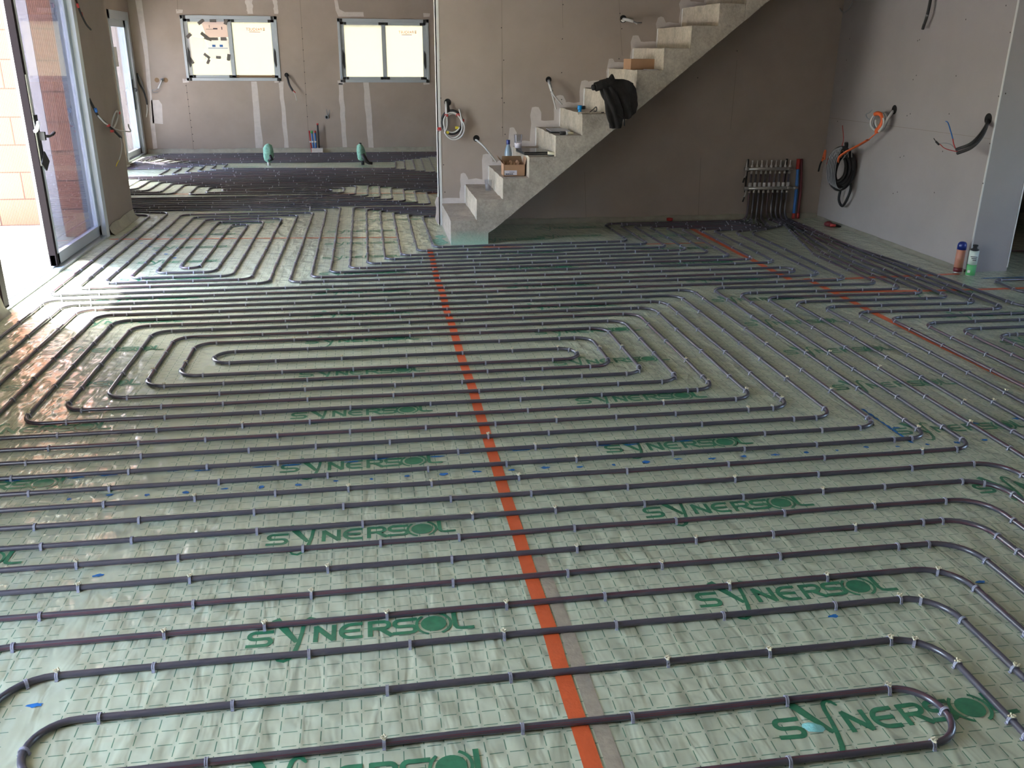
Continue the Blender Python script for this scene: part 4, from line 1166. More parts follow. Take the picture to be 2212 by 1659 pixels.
# single cable lower right of it
hole_disc(on_y(1029, 299, YB), NY, 0.031, wall_st)
cable_thing('cable', 'single white cable arching from a wall hole down to the third step', 'cable', [wp(1027, 302, -0.02), wp(1031, 304, 0.06), wp(1045, 316, 0.15), wp(1060, 334, 0.18), wp(1073, 350, 0.16)], 0.0085, M_wire_w)
# pair of cables above the fifth step
hole_disc(on_y(1185, 172, YB), NY, 0.028, wall_st)
t = tag(empty('cable_pair', on_y(1190, 200, YB - 0.02)), 'two white cables hanging from a hole above the middle of the stairs', 'cable')
Lc = t.location.copy()
part('white_cable', [wp(1184, 172, -0.02), wp(1186, 182, 0.06), wp(1193, 205, 0.09), wp(1201, 236, 0.07)], 0.008, M_wire_w, t, Lc)
part('white_cable', [wp(1186, 172, -0.02), wp(1188, 184, 0.07), wp(1196, 205, 0.10), wp(1214, 226, 0.08)], 0.008, M_wire_w, t, Lc)
part('grey_conduit', [wp(1185, 173, -0.02), wp(1187, 178, 0.05), wp(1190, 190, 0.07)], 0.013, M_wire_g, t, Lc)
q = on_y(1192, 197, YB - 0.088)
at(MB().lathe([(0.012, -0.01), (0.012, 0.01)], q, 8), 'black_band', M_black, t, Lc)
# stub with a junction above the box
hole_disc(on_y(1346, 41, YB), NY, 0.034, wall_st)
t = tag(empty('cable_stub', on_y(1360, 43, YB - 0.03)), 'short white cable stub poking from a hole high above the stairs', 'cable')
Lc = t.location.copy()
part('white_cable', [wp(1345, 41, -0.02), wp(1352, 42, 0.05), wp(1360, 44, 0.09), wp(1368, 46, 0.10)], 0.014, M_wire_w, t, Lc)
part('white_cable', [wp(1343, 44, 0.0), wp(1346, 46, 0.03), wp(1350, 44, 0.05)], 0.009, M_wire_w, t, Lc)
part('wire_end', [wp(1367, 46, 0.10), wp(1374, 49, 0.11), wp(1386, 49, 0.09)], 0.006, M_wire_g, t, Lc)
part('wire_end', [wp(1370, 47, 0.10), wp(1377, 52, 0.11)], 0.008, M_wire_w, t, Lc)

# far wall: conduit, ring wire, two boxes, corner cable
hole_disc(on_y(619, 162, YF), NY, 0.035, wall_far)
t = tag(empty('conduit', on_y(625, 175, YF - 0.03)), 'black conduit drooping from a hole between the two far windows', 'cable')
Lc = t.location.copy()
part('black_conduit', [fp(618, 161, -0.02), fp(621, 168, 0.06), fp(625, 183, 0.12), fp(633, 197, 0.14)], 0.017, M_conduit, t, Lc)
part('red_wire', [fp(631, 195, 0.14), fp(635, 197, 0.15), fp(638, 200, 0.14)], 0.008, M_red, t, Lc)
part('white_wire', [fp(633, 197, 0.14), fp(638, 205, 0.13), fp(641, 218, 0.10)], 0.006, M_wire_w, t, Lc)
t = tag(empty('wire_ring', on_y(706, 253, YF - 0.01)), 'small ring of wire in a wall hole above the riser pipes', 'cable')
Lc = t.location.copy()
hole_disc(on_y(706, 253, YF), NY, 0.026, wall_far)
part('grey_ring', loop(on_y(706, 253, YF), 0.026, 0.026, 0, 360, 0.01), 0.007, M_wire_g, t, Lc)
part('wire', [fp(708, 251, 0.01), fp(706, 243, 0.05), fp(705, 236, 0.05)], 0.005, M_wire_g, t, Lc); part('wire', [fp(709, 251, 0.01), fp(710, 245, 0.05), fp(712, 237, 0.05)], 0.005, M_wire_g, t, Lc)
t = tag(empty('socket_boxes', on_y(350, 175, YF - 0.01)), 'pair of round brown socket boxes with a cable near the far left corner', 'socket')
Lc = t.location.copy()
for x in (339, 358):
    q = on_y(x, 173, YF)
    at(MB().lathe([(0.036, -0.004), (0.036, 0.0), (0.028, 0.001)], q, 16, axis='y'), 'socket_box', M_card_in, t, Lc)
part('grey_cable', [fp(350, 172, 0.0), fp(348, 178, 0.05), fp(345, 184, 0.06), fp(342, 191, 0.05)], 0.012, M_wire_w, t, Lc)
part('grey_cable', [fp(353, 172, 0.0), fp(351, 170, 0.04), fp(346, 172, 0.05)], 0.010, M_wire_g, t, Lc)
part('wire', [fp(342, 191, 0.05), fp(335, 195, 0.06), fp(329, 194, 0.05), fp(331, 199, 0.05), fp(341, 199, 0.04)], 0.005, M_wire_g, t, Lc)
def lfp(x, y, off): return on_x(x, y, XLF + off)
t = tag(empty('corner_cable', on_y(305, 190, YF - 0.1)), 'black cable with a white end hanging in the far left corner', 'cable')
Lc = t.location.copy()
part('black_cable', [on_y(296, 158, YF - 0.04), on_y(300, 178, YF - 0.06), on_y(309, 195, YF - 0.08), on_y(315, 212, YF - 0.06), on_y(318, 226, YF - 0.05)], 0.013, M_conduit, t, Lc)
part('grey_cable', [on_y(297, 160, YF - 0.04), on_y(306, 178, YF - 0.05), on_y(314, 206, YF - 0.05)], 0.010, M_wire_g, t, Lc)
part('white_wire', [on_y(317, 225, YF - 0.05), on_y(318, 238, YF - 0.05), on_y(316, 253, YF - 0.04)], 0.008, M_wire_w, t, Lc)
# left pillar: two cables
t = tag(empty('pillar_cable', lp(172, 25, 0.03)), 'black cable with red tape hanging at the top of the left pillar', 'cable')
Lc = t.location.copy()
part('black_cable', [lp(160, -10, 0.0), lp(167, 8, 0.03), lp(175, 30, 0.05), lp(186, 52, 0.05), lp(196, 64, 0.04)], 0.0085, M_conduit, t, Lc)
for x, y in ((168, 12), (176, 31)):
    q = lp(x, y, 0.045); at(MB().lathe([(0.0105, -0.016), (0.0105, 0.016)], q, 8, M=Matrix.Rotation(0.45, 4, 'X')), 'red_tape', M_red, t, Lc)
t = tag(empty('pillar_cable', lp(225, 262, 0.03)), 'black cable with a looped white cable hanging on the left pillar', 'cable')
Lc = t.location.copy()
part('black_conduit', [lp(192, 212, -0.01), lp(200, 228, 0.03), lp(212, 250, 0.06), lp(230, 268, 0.09), lp(246, 282, 0.10), lp(261, 297, 0.09)], 0.011, M_conduit, t, Lc)
q = lp(207, 238, 0.055); at(MB().lathe([(0.0135, -0.015), (0.0135, 0.015)], q, 8, M=Matrix.Rotation(0.6, 4, 'X')), 'blue_tape', M_bluep, t, Lc)
cc_ = lp(248, 259, 0.09)
part('white_cable', [lp(212, 250, 0.07), lp(226, 265, 0.09), lp(238, 272, 0.10)] + [cc_ + Vector((0.03 * math.sin(a), 0.085 * math.cos(a), 0.078 * math.sin(a))) for a in [math.radians(250 + 18 * i) for i in range(23)]], 0.0075, M_wire_w, t, Lc)
part('white_cable', [lp(235, 271, 0.10), lp(255, 281, 0.11), lp(281, 284, 0.12), lp(279, 276, 0.12), lp(277, 268, 0.12)], 0.006, M_wire_w, t, Lc)
part('white_wire', [lp(259, 295, 0.09), lp(263, 312, 0.10), lp(261, 332, 0.10), lp(257, 346, 0.09)], 0.0055, M_wire_w, t, Lc)
part('wire_end', [lp(257, 346, 0.09), lp(253, 353, 0.09), lp(251, 359, 0.09)], 0.004, M_yellow, t, Lc)
for x, y in ((234, 271), (242, 283), (256, 244)):
    q = lp(x, y, 0.10); at(MB().box(q.x - 0.012, q.x + 0.014, q.y - 0.018, q.y + 0.018, q.z - 0.011, q.z + 0.011), 'red_tape', M_red, t, Lc, bevel=0.003)

# right partition: cable bundle with orange ribbon, black coil, conduits
hole_disc(on_x(1932, 237, XR), NXm, 0.04, wall_r)
t = tag(empty('cable_bundle', rpnt(1905, 265, 0.05)), 'small bundle of white cables wrapped in orange ribbon on the right partition', 'cable')
Lc = t.location.copy()
part('white_cable', [rpnt(1931, 238, -0.02), rpnt(1922, 250, 0.06), rpnt(1908, 272, 0.10), rpnt(1899, 284, 0.10)], 0.012, M_wire_w, t, Lc)
cb = rpnt(1906, 263, 0.06)
for k in range(4): part('white_cable', loop(cb, 0.07 + 0.012 * k, 0.075, 30 + 40 * k, 330 + 40 * k, 0.015 * k, axis='x'), 0.009, M_wire_w if k % 2 else M_wire_g, t, Lc)
part('orange_ribbon', loop(cb + Vector((-0.04, 0.02, 0.0)), 0.085, 0.07, 60, 250, 0.0, axis='x') + [rpnt(1893, 286, 0.10)], 0.019, M_orange, t, Lc, 6)
part('wire_end', [rpnt(1888, 268, 0.08), rpnt(1880, 260, 0.10), rpnt(1873, 255, 0.10), rpnt(1871, 247, 0.10), rpnt(1878, 243, 0.09), rpnt(1884, 237, 0.08)], 0.006, M_wire_g, t, Lc, 6)
t = tag(empty('cable_coil', rpnt(1815, 360, 0.08)), 'big black coil of conduit with grey wires hung by orange ribbon on the right partition', 'cable')
Lc = t.location.copy()
cc2 = on_x(1811, 362, 4.40)
for k in range(14):
    c_ = cc2 + Vector((0.009 * (k % 5) + 0.004 * k - 0.01, 0.018 * (k % 5) - 0.02, -0.002 * k))
    part('black_conduit', [c_ + Vector((math.cos(q) * (0.075 + 0.0135 * (k % 4)), 0.012 * math.sin(2 * q + k), math.sin(q) * (0.125 + 0.021 * (k % 4)))) for q in [2 * math.pi * i / 24 for i in range(25)]], 0.0145, M_conduit, t, Lc)
for k in range(6):
    c_ = cc2 + Vector((-0.07 + 0.014 * k, -0.06 - 0.004 * k, 0.01))
    part('grey_wire', [c_ + Vector((math.cos(q) * 0.075, 0.0, math.sin(q) * (0.17 + 0.006 * k))) for q in [math.radians(70 + 9 * k + 170 * i / 16) for i in range(17)]], 0.0042, M_wire_g, t, Lc, 6)
for k in range(5):
    part('grey_wire', [cc2 + Vector((-0.13 + 0.03 * k, -0.04, 0.10 - 0.01 * k)), cc2 + Vector((-0.10 + 0.04 * k, -0.07, 0.165)), cc2 + Vector((-0.05 + 0.035 * k, -0.06, 0.10))], 0.004, M_wire_g, t, Lc, 6)
part('orange_ribbon', [rpnt(1892, 288, 0.10), rpnt(1876, 302, 0.11)], 0.006, M_orange, t, Lc, 6)
rb = MB()
rbp = [on_x(1875, 302, 4.48), on_x(1860, 311, 4.46), on_x(1832, 326, 4.41), on_x(1814, 338, 4.36), on_x(1810, 350, 4.34)]
rb.tube(smooth_path(rbp), 0.022, 8, flat=0.35)
at(rb, 'orange_ribbon', M_orange, t, Lc, True)
part('black_loop', [rpnt(1835, 390, 0.05), rpnt(1838, 405, 0.06), rpnt(1832, 425, 0.06), rpnt(1820, 445, 0.05), rpnt(1812, 430, 0.05), rpnt(1818, 400, 0.06)], 0.013, M_conduit, t, Lc)
part('black_tail', [rpnt(1768, 370, 0.10), rpnt(1772, 355, 0.11), rpnt(1779, 340, 0.12)], 0.009, M_black, t, Lc)
part('orange_tie', [rpnt(1776, 348, 0.12), rpnt(1783, 325, 0.12), rpnt(1781, 345, 0.12)], 0.010, M_orange, t, Lc)
part('red_wire', [rpnt(1819, 315, 0.06), rpnt(1822, 300, 0.05), rpnt(1820, 271, 0.04)], 0.004, M_red, t, Lc, 6)
part('conduit_end', [rpnt(1826, 325, 0.06), rpnt(1828, 316, 0.08), rpnt(1828, 308, 0.09)], 0.018, M_conduit, t, Lc)
for x, y in ((1788, 349), (1792, 370), (1798, 394)):
    part('red_wire', [rpnt(x - 2, y + 5, 0.17), rpnt(x, y, 0.175), rpnt(x + 1, y - 7, 0.17)], 0.005, M_red, t, Lc, 6)
hole_disc(on_x(2135, 257, XR), NXm, 0.042, wall_r)
t = tag(empty('conduit', rpnt(2115, 290, 0.08)), 'two black conduits with loose wires near the end of the right partition', 'cable')
Lc = t.location.copy()
part('black_conduit', [rpnt(2136, 256, -0.02), rpnt(2130, 272, 0.06), rpnt(2115, 294, 0.14), rpnt(2095, 312, 0.19), rpnt(2066, 323, 0.22)], 0.013, M_conduit, t, Lc)
part('black_conduit', [rpnt(2134, 258, -0.02), rpnt(2129, 278, 0.07), rpnt(2116, 302, 0.15), rpnt(2096, 320, 0.20), rpnt(2068, 331, 0.23)], 0.013, M_conduit, t, Lc)
part('red_wire', [rpnt(2068, 327, 0.22), rpnt(2055, 325, 0.23), rpnt(2040, 320, 0.23), rpnt(2030, 311, 0.22)], 0.0035, M_red, t, Lc, 6)
part('blue_wire', [rpnt(2058, 300, 0.22), rpnt(2054, 285, 0.22), rpnt(2048, 266, 0.21), rpnt(2043, 262, 0.20)], 0.0045, M_bluep, t, Lc, 6)
part('red_wire', [rpnt(2067, 327, 0.22), rpnt(2061, 314, 0.22), rpnt(2058, 300, 0.22)], 0.0045, M_red, t, Lc, 6)
part('grey_wire', [rpnt(2066, 325, 0.22), rpnt(2055, 313, 0.22), rpnt(2042, 309, 0.22), rpnt(2030, 310, 0.22)], 0.003, M_wire_g, t, Lc, 6)
part('wire_cap', [rpnt(2028, 312, 0.22), rpnt(2022, 306, 0.22), rpnt(2017, 299, 0.22)], [0.008] * 7 + [0.003] * 6, M_black, t, Lc, 6)
t = tag(empty('hanging_conduit', rpnt(2003, 30, 0.05)), 'black conduit with a grey band hanging from the top of the right partition', 'cable')
Lc = t.location.copy()
part('black_conduit', [rpnt(2014, -30, 0.02), rpnt(2009, 5, 0.05), rpnt(2003, 32, 0.06), rpnt(1993, 63, 0.05)], 0.012, M_conduit, t, Lc)
part('grey_band', [rpnt(2003.5, 31, 0.06), rpnt(1997, 50, 0.055)], 0.0128, M_wire_g, t, Lc)
t = tag(cable('wire_loop', loop(rpnt(1827, -2, 0.04), 0.14, 0.115, 180, 360, 0.0, axis='x'), 0.006, M_wire_g), 'grey wire loop at the top left of the right partition', 'cable')

# ---------------------------------------------------------------- riser pipes and wrapped stubs in the far room
RZ = YF - 0.10
def stub(px, ybot, ytop, r, m, capm, caph, label, band=True, lean=0.0):
    a, b = on_y(px, ybot, RZ), on_y(px, ytop, RZ)
    o = tag(MB().tube([(a.x + lean, RZ, 0.0), (a.x + lean * 0.3, RZ, b.z * 0.5), (a.x, RZ, b.z)], r, 10).build('riser_pipe', m, None, True), label, 'pipe', 'riser pipes by the far wall')
    MB().tube([(a.x, RZ, b.z - caph), (a.x, RZ, b.z + 0.012)], r * 1.3, 10).build('end_cap', capm, o, True)
    if band: MB().lathe([(r * 1.4, -0.012), (r * 1.4, 0.012)], (a.x + lean * .3, RZ, b.z * 0.52), 10).build('white_band', M_bead, o)
    return o
stub(671, 322, 284, 0.011, M_red, M_red, 0.02, 'red riser pipe, leftmost of four at the far wall', lean=0.02)
stub(676, 322, 284, 0.013, M_bluep, M_green, 0.03, 'blue riser pipe with a green cap at the far wall', lean=0.02)
stub(683, 322, 284, 0.013, M_bluep, M_red, 0.02, 'blue riser pipe with a red cap at the far wall')
stub(689.5, 322, 268, 0.013, M_conduit, M_red, 0.015, 'tall dark riser pipe with a red cap at the far wall', band=False)
q = on_y(684, 322, RZ)
simple('mortar_block', MB().box(q.x - 0.08, q.x + 0.10, RZ - 0.05, RZ + 0.06, 0.0, 0.075), M_plaster, 'small mortar block around the feet of the riser pipes', 'block', False)
def wrapped(x, Y, label, flip):
    t = tag(empty('wrapped_pipe_stub', (x, Y, 0)), label, 'pipe stub')
    L_ = t.location.copy()
    mb = MB()
    prof_ = [(0.03, 0.05), (0.062, 0.075), (0.068, 0.13), (0.075, 0.19), (0.07, 0.25), (0.05, 0.29), (0.015, 0.312)] if not flip else [(0.03, 0.06), (0.058, 0.08), (0.066, 0.14), (0.06, 0.20), (0.052, 0.25), (0.04, 0.28), (0.02, 0.30)]
    n_ = 14
    vs_ = []
    for r, h in prof_:
        for k in range(n_):
            a = 2 * math.pi * k / n_
            rr = r * (1 + 0.30 * noise.noise(Vector((math.cos(a) * 2.2, math.sin(a) * 2.2, h * 20 + (9 if flip else 0)))))
            vs_.append((x + rr * math.cos(a) + (0.03 * h / 0.3 * (-1 if flip else 0.4)), Y + rr * math.sin(a), h))
    m_ = len(prof_)
    mb.add(vs_, [(i * n_ + k, i * n_ + (k + 1) % n_, (i + 1) * n_ + (k + 1) % n_, (i + 1) * n_ + k) for i in range(m_ - 1) for k in range(n_)] + [tuple(range(n_ - 1, -1, -1)), tuple((m_ - 1) * n_ + k for k in range(n_))])
    at(mb, 'mint_foam_wrap', M_mint, t, L_, True)
    at(MB().tube([(x, Y, 0.0), (x, Y, 0.10)], 0.024, 10), 'pipe', M_wire_w if not flip else M_black, t, L_, True)
    if flip:
        at(MB().tube([(x + 0.0, Y - 0.045, 0.16), (x + 0.05, Y - 0.05, 0.06), (x + 0.09, Y - 0.05, 0.03), (x + 0.14, Y - 0.06, 0.025)], [0.03, 0.034, 0.024, 0.02], 8), 'black_tape', M_black, t, L_, True)
        at(MB().tube([(x - 0.025, Y, 0.28), (x - 0.02, Y, 0.318)], 0.016, 8), 'black_tip', M_black, t, L_, True)
    else:
        at(MB().tube([(x + 0.03, Y - 0.055, 0.16), (x + 0.05, Y - 0.06, 0.10), (x + 0.0, Y - 0.06, 0.07)], [0.018, 0.03, 0.018], 8), 'black_tape', M_black, t, L_, True)
    return t
wrapped(-1.45, 13.75, 'mint foam-wrapped pipe stub, left of the two in the far room', False)
wrapped(-0.085, 13.72, 'mint foam-wrapped pipe stub with black tape, right of the two in the far room', True)

# ---------------------------------------------------------------- things left on the stairs
# open cardboard box on the third step
t = tag(empty('cardboard_box', (1.265, 7.94, TR(3))), 'open cardboard box with a white label on the third step', 'box')
w, dd, hh, th = 0.095, 0.075, 0.105, 0.004
def bxp(mb, name, m, bevel=0.0): return mb.build(name, m, t, False, bevel)
body = MB().box(-w, w, -dd, -dd + th, 0, hh * 0.96).box(-w, -w + th, -dd, dd, 0, hh * 1.2).box(w - th, w, -dd, dd, 0, hh).box(-w, w, dd - th, dd, 0, hh).box(-w, w, -dd, dd, 0, th)
bxp(body, 'box_body', M_card)
bxp(MB().add([(-w, -dd, hh * 1.0), (-w, dd, hh * 1.2), (-w - 0.045, dd - 0.01, hh * 1.62), (-w - 0.045, -dd + 0.02, hh * 1.45)], [(0, 1, 2, 3)]), 'box_flap', M_card)
bxp(MB().add([(-w, dd, hh), (w, dd, hh), (w - 0.01, dd + 0.03, hh * 1.5), (-w + 0.01, dd + 0.03, hh * 1.5)], [(0, 1, 2, 3)]), 'box_flap', M_card_in)
bxp(MB().add([(w, -dd, hh), (w, dd, hh), (w + 0.012, dd, hh * 1.55), (w + 0.012, -dd, hh * 1.5)], [(0, 1, 2, 3)]), 'box_flap', M_card)
lb = MB().box(-w + 0.006, 0.022, -dd - 0.0012, -dd - 0.0002, 0.012, 0.052)
lo = bxp(lb, 'paper_label', M_paper)
ink = MB()
for k in range(13): ink.box(-w + 0.014 + 0.0055 * k, -w + 0.014 + 0.0055 * k + (0.0042 if k % 3 else 0.0028), -dd - 0.002, -dd - 0.0012, 0.015, 0.026 + 0.002 * (k % 2))
ink.box(-w + 0.05, -w + 0.095, -dd - 0.002, -dd - 0.0012, 0.036, 0.040)
ink.build('printed_code', M_ink, lo)
cr = MB()
for k in range(4): cr.tube([(-0.07 + 0.03 * k, -0.03 + 0.02 * (k % 2), hh * 0.6), (-0.05 + 0.03 * k, 0.0, hh * (0.95 + 0.1 * (k % 2))), (-0.02 + 0.03 * k, 0.02, hh * 0.8)], [0.02, 0.026, 0.012], 7)
bxp(cr, 'crumpled_paper', M_card)
# clear bottle behind the box
p = on_y(1086, 332, 8.22)
def bottle(loc, label, h, r, cap, liquid=None, name='plastic_bottle', bodym=None):
    t = tag(empty(name, loc), label, 'bottle')
    pr_ = [(r * 0.9, 0.0), (r, 0.006), (r, h * 0.28), (r * 0.93, h * 0.31), (r, h * 0.34), (r, h * 0.58), (r * 0.82, h * 0.70), (r * 0.5, h * 0.82), (r * 0.42, h * 0.88)]
    MB().lathe(pr_, (0, 0, 0), 18).build('bottle_body', bodym or M_clear, t, True)
    MB().lathe([(r * 0.5, h * 0.87), (r * 0.52, h * 0.88), (r * 0.52, h), (r * 0.47, h * 1.01)], (0, 0, 0), 16).build('bottle_cap', cap, t, True)
    return t
M_waterb = mat('bluish_bottle', (0.22, 0.30, 0.38), 0.2, spec=0.6)
bottle((1.275, 8.30, TR(3)), 'small bluish water bottle with a dark blue cap on the third step', 0.27, 0.034, M_navy, bodym=M_waterb)
def cup(loc, h, r, label, name='plastic_cup'):
    t = MB()
    prof_ = [(r * 0.75, 0.0), (r * 0.78, 0.004), (r, h), (r * 0.965, h), (r * 0.745, 0.008)]
    t.lathe(prof_, (0, 0, 0), 16)
    o = t.build(name, M_clear, None, True); o.location = loc
    return tag(o, label, 'cup')
c1_ = cup((1.40, 8.50, TR(4)), 0.125, 0.04, 'clear plastic cup stack standing at the back of the fourth step')
M_lid = mat('cup_base_and_glint', (0.62, 0.58, 0.64), 0.25)
M2 = MB().lathe([(0.032, 0.004), (0.036, 0.05), (0.032, 0.05)], (0, 0, 0), 14).build('cup_bottom', M_lid, c1_, True)
for a in (0.4, 2.2, 4.0): MB().tube([(0.034 * math.cos(a), 0.034 * math.sin(a), 0.045), (0.039 * math.cos(a), 0.039 * math.sin(a), 0.122)], 0.004, 6).build('painted_glint', M_lid, c1_, True)  # pale rods standing in for glints on the clear plastic
cup((1.085, 8.26, TR(2)), 0.10, 0.035, 'clear empty cup on the second step', 'plastic_cup')
# dark closed laptop on the fourth step
t = tag(empty('laptop', (1.475, 8.02, TR(4)), math.radians(4)), 'black closed laptop lying on the fourth step', 'laptop')
MB().box(-0.13, 0.095, -0.13, 0.20, 0.001, 0.014).build('base', M_black, t, False, 0.004)
MB().box(-0.13, 0.095, -0.13, 0.20, 0.016, 0.028).build('lid', M_black_gl, t, False, 0.004)
MB().box(-0.125, 0.09, -0.128, -0.12, 0.0135, 0.0165).build('hinge', M_steel, t)
t = tag(MB().lathe([(0.045, 0), (0.048, 0.003), (0.048, 0.032), (0.030, 0.033), (0.030, 0.0)], (1.60, 7.83, TR(4) + 0.002), 18).build('tape_roll', M_tuft, None, True), 'roll of cream tape beside the laptop on the fourth step', 'tape roll')
MB().lathe([(0.049, 0.002), (0.0495, 0.004), (0.0495, 0.009), (0.049, 0.011)], (1.60, 7.83, TR(4) + 0.002), 18).build('dark_edge', M_black, t, True)
# silver computer and brush on the fifth step
t = tag(empty('laptop', (1.705, 8.12, TR(5)), math.radians(-3)), 'silver laptop with dark edges lying on the fifth step', 'laptop')
MB().box(-0.09, 0.085, -0.14, 0.17, 0.001, 0.010).build('base', M_black, t, False, 0.003)
MB().box(-0.09, 0.085, -0.14, 0.17, 0.012, 0.020).build('lid', M_grey_lap, t, False, 0.003)
t = tag(empty('paint_brush', (1.70, 7.80, TR(5) + 0.016), math.radians(12)), 'black-ended hand brush lying at the front of the fifth step', 'brush')
MB().tube([(-0.05, 0, 0), (0.0, 0, 0)], 0.016, 8).build('black_grip', M_black, t, True)
MB().tube([(0.0, 0, 0), (0.018, 0, 0)], 0.0155, 8).build('white_collar', M_bead, t, True)
MB().tube([(0.018, 0, 0), (0.06, 0, -0.002), (0.075, 0, -0.004)], [0.012, 0.012, 0.008], 8).build('wooden_handle', M_tuft, t, True)
# blue-capped tube and scraps on the sixth step
t = tag(empty('glue_tube', (1.845, 7.90, TR(6))), 'small tube with a bright blue cap standing on the sixth step', 'tube')
MB().lathe([(0.014, 0), (0.016, 0.01), (0.014, 0.03)], (0, 0, 0), 12).build('tube_body', M_cyanp, t, True)
MB().lathe([(0.020, 0.028), (0.022, 0.032), (0.021, 0.058), (0.018, 0.062)], (0, 0, 0), 14).build('blue_cap', M_cyanp, t, True)
MB().lathe([(0.019, 0.030), (0.021, 0.034), (0.020, 0.055), (0.017, 0.058)], (0.033, 0.012, 0), 14).build('dark_cap', M_black, t, True)
gb = MB()
for k in range(6): gb.tube([(1.80 + 0.035 * k, 7.78 + 0.012 * (k % 3), TR(6) + 0.004), (1.83 + 0.035 * k, 7.775, TR(6) + 0.01)], [0.01, 0.006], 6)
simple('rubble_scrap', gb, M_riser, 'pale crumbs of mortar along the front of the sixth step', 'rubble', False)['kind'] = 'stuff'
cable_thing('wire_loop', 'thin dark wire loop on the sixth step beside the jacket', 'wire', [(1.93, 7.88, TR(6) + .006), (1.96, 7.88, TR(6) + .03), (1.985, 7.88, TR(6) + .05), (1.99, 7.88, TR(6) + .02), (1.965, 7.875, TR(6) + .006), (2.05, 7.85, TR(6) + .005)], 0.004, M_black)
# flat cardboard box on the eighth step
t = tag(empty('cardboard_box', (2.445, 8.08, TR(8)), math.radians(3)), 'long closed cardboard box on the eighth step', 'box')
MB().box(-0.145, 0.145, -0.10, 0.10, 0.001, 0.088).build('box_body', M_card, t, False, 0.002)
MB().box(-0.146, 0.146, -0.0015, 0.0015, 0.0875, 0.0892).build('lid_seam', M_card_in, t)
simple('paper_scrap', MB().box(2.40, 2.50, 7.80, 7.90, TR(8) + 0.001, TR(8) + 0.006), M_paper, 'white paper scrap under the front of the long box', 'paper', False)

# black jacket draped over the side of the stairs
def cloth_loft(rows, n_=20, seed=0.0, fold=0.012):
    """rows of (x, y, z, half width, half depth): a draped, folded tube of cloth"""
    mb = MB(); vs_ = []
    R_ = []
    for a, b in zip(rows, rows[1:]):
        for k in range(4): R_.append([a[i] + (b[i] - a[i]) * k / 4 for i in range(5)])
    R_.append(list(rows[-1]))
    for x, y, z, rx, ry in R_:
        for k in range(n_):
            a = 2 * math.pi * k / n_
            f = fold * (noise.noise(Vector((x * 9 + math.cos(a) * 2.5 + seed, math.sin(a) * 2.5, z * 5))) + 0.7 * math.sin(5 * a + z * 22 + seed))
            f *= min(1, rx / 0.05)
            vs_.append((x + (rx + f) * math.cos(a), y + (ry + f) * math.sin(a), z))
    m_ = len(R_)
    mb.add(vs_, [(i * n_ + k, i * n_ + (k + 1) % n_, (i + 1) * n_ + (k + 1) % n_, (i + 1) * n_ + k) for i in range(m_ - 1) for k in range(n_)] + [tuple(range(n_ - 1, -1, -1)), tuple((m_ - 1) * n_ + k for k in range(n_))])
    return mb
jk = tag(empty('jacket', (2.2, 7.62, 1.1)), 'black jacket draped over the side of the stairs', 'jacket')
Lj = jk.location.copy()
def jz(x, y): return on_y(x, y, 7.64)
def jrows(spec, y=7.675, ry=0.035):
    out = []
    for yy, xa, xb, d in spec:
        a, b = jz(xa, yy), jz(xb, yy)
        out.append(((a.x + b.x) / 2, y - d, (a.z + b.z) / 2, abs(b.x - a.x) / 2, ry))
    return out
body = cloth_loft(jrows([(171, 1318, 1346, 0.0), (174, 1308, 1358, 0.0), (180, 1302, 1370, 0.01), (192, 1302, 1374, 0.02), (210, 1306, 1374, 0.03), (228, 1312, 1373, 0.035), (244, 1322, 1371, 0.035), (253, 1336, 1362, 0.03), (257, 1342, 1356, 0.025)]), 44, 1.0, 0.028)
at(body, 'jacket_body', M_cloth, jk, Lj, True)
slv = cloth_loft(jrows([(186, 1298, 1330, 0.02), (200, 1302, 1334, 0.05), (218, 1306, 1338, 0.06), (236, 1309, 1340, 0.06), (256, 1313, 1340, 0.055), (270, 1316, 1339, 0.05), (277, 1318, 1338, 0.045)], ry=0.035), 32, 4.0, 0.018)
at(slv, 'jacket_sleeve', M_cloth, jk, Lj, True)
hood = MB().tube(smooth_path([Vector(jz(1280, 189)) + Vector((0, -0.01, 0)), jz(1286, 188), jz(1298, 184), jz(1311, 180), jz(1320, 173), jz(1322, 160)]), [0.024] * 6 + [0.038] * 6 + [0.042] * 6 + [0.040] * 6 + [0.036, 0.032, 0.028, 0.023, 0.018, 0.013] + [0.007], 14)
at(hood, 'jacket_collar', M_cloth, jk, Lj, True)
at(MB().tube([jz(1349, 257), jz(1349, 272)], 0.005, 6), 'drawstring', M_black, jk, Lj, True)

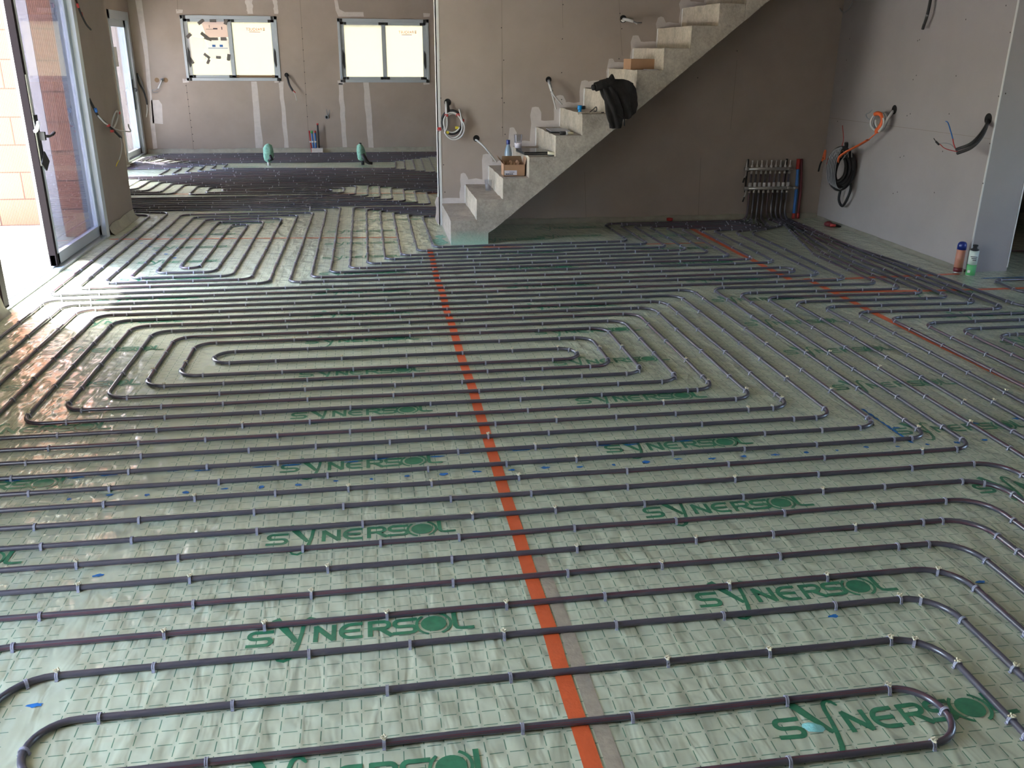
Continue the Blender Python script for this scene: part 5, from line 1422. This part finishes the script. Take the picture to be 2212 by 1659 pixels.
# ---------------------------------------------------------------- spray cans and a red lump by the right partition
def can(loc, label, bands, capm, capprof, r=0.033, lean=0.0):
    t = tag(empty('spray_can', loc), label, 'spray can')
    t.rotation_euler = (0, lean, 0)
    for nm, m, z0_, z1_ in bands:
        MB().lathe([(r, z0_), (r, z1_)], (0, 0, 0), 22).build(nm, m, t, True)
    MB().lathe([(r * 0.96, -0.0), (r * 1.03, 0.002), (r * 1.03, 0.006)], (0, 0, 0), 22).build('bottom_rim', M_steel, t, True)
    MB().lathe(capprof, (0, 0, 0), 22).build('cap', capm, t, True)
    return t
can((4.515, 6.185, 0.0), 'salmon spray can with a blue domed cap, behind the green can', [('can_body', M_can_or, 0.045, 0.185), ('dark_band', M_redblk, 0.012, 0.045), ('silver_foot', M_steel, 0.003, 0.012)], M_navy, [(0.034, 0.185), (0.034, 0.215), (0.031, 0.232), (0.022, 0.243), (0.008, 0.247)])
gc = can((4.555, 6.085, 0.0), 'green and white spray can with a black nozzle by the end of the right partition', [('white_label', M_can_w, 0.09, 0.195), ('green_body', M_can_g, 0.004, 0.09)], M_black, [(0.022, 0.195), (0.031, 0.199), (0.030, 0.206), (0.016, 0.212), (0.014, 0.225), (0.020, 0.23), (0.018, 0.240)], 0.034)
ang = math.atan2(-6.085, -4.555)
Mt = Matrix.Rotation(ang, 4, 'Z') @ Matrix.Translation((0.0352, 0, 0)) @ Matrix.Rotation(math.radians(90), 4, 'Z') @ Matrix.Rotation(math.radians(90), 4, 'X')
for zz_, x0_, x1_ in ((0.150, -0.020, 0.026), (0.137, -0.012, 0.024), (0.124, -0.002, 0.024)):      # three dark lines of print, too small to read
    MB().box(x0_, x1_, zz_, zz_ + 0.006, 0.0, 0.0006, M=Mt).build('printed_line', M_ink, gc)
MB().add([Mt @ Vector((x, y, 0.0006)) for x, y in ((-0.024, 0.028), (-0.004, 0.028), (-0.004, 0.048), (-0.024, 0.048))], [(0, 1, 2, 3)]).build('white_square', M_bead, gc)
p = on_z(1782, 487, 0.0)
t = tag(empty('wire_caddy', (4.49, 8.20, 0.0)), 'dark red plastic piece lying at the foot of the right partition', 'plastic piece')
MB().lathe([(0.03, 0.002), (0.045, 0.01), (0.04, 0.035), (0.015, 0.05)], (-0.02, -0.02, 0), 12).build('red_body', M_redblk, t, True)
MB().tube([(-0.03, -0.07, 0.02), (0.02, -0.09, 0.018)], [0.018, 0.012], 8).build('red_end', M_red, t, True)
MB().tube([(0.01, 0.0, 0.02), (0.05, -0.05, 0.014), (0.07, -0.10, 0.008)], [0.016, 0.012, 0.004], 8).build('black_tip', M_black, t, True)
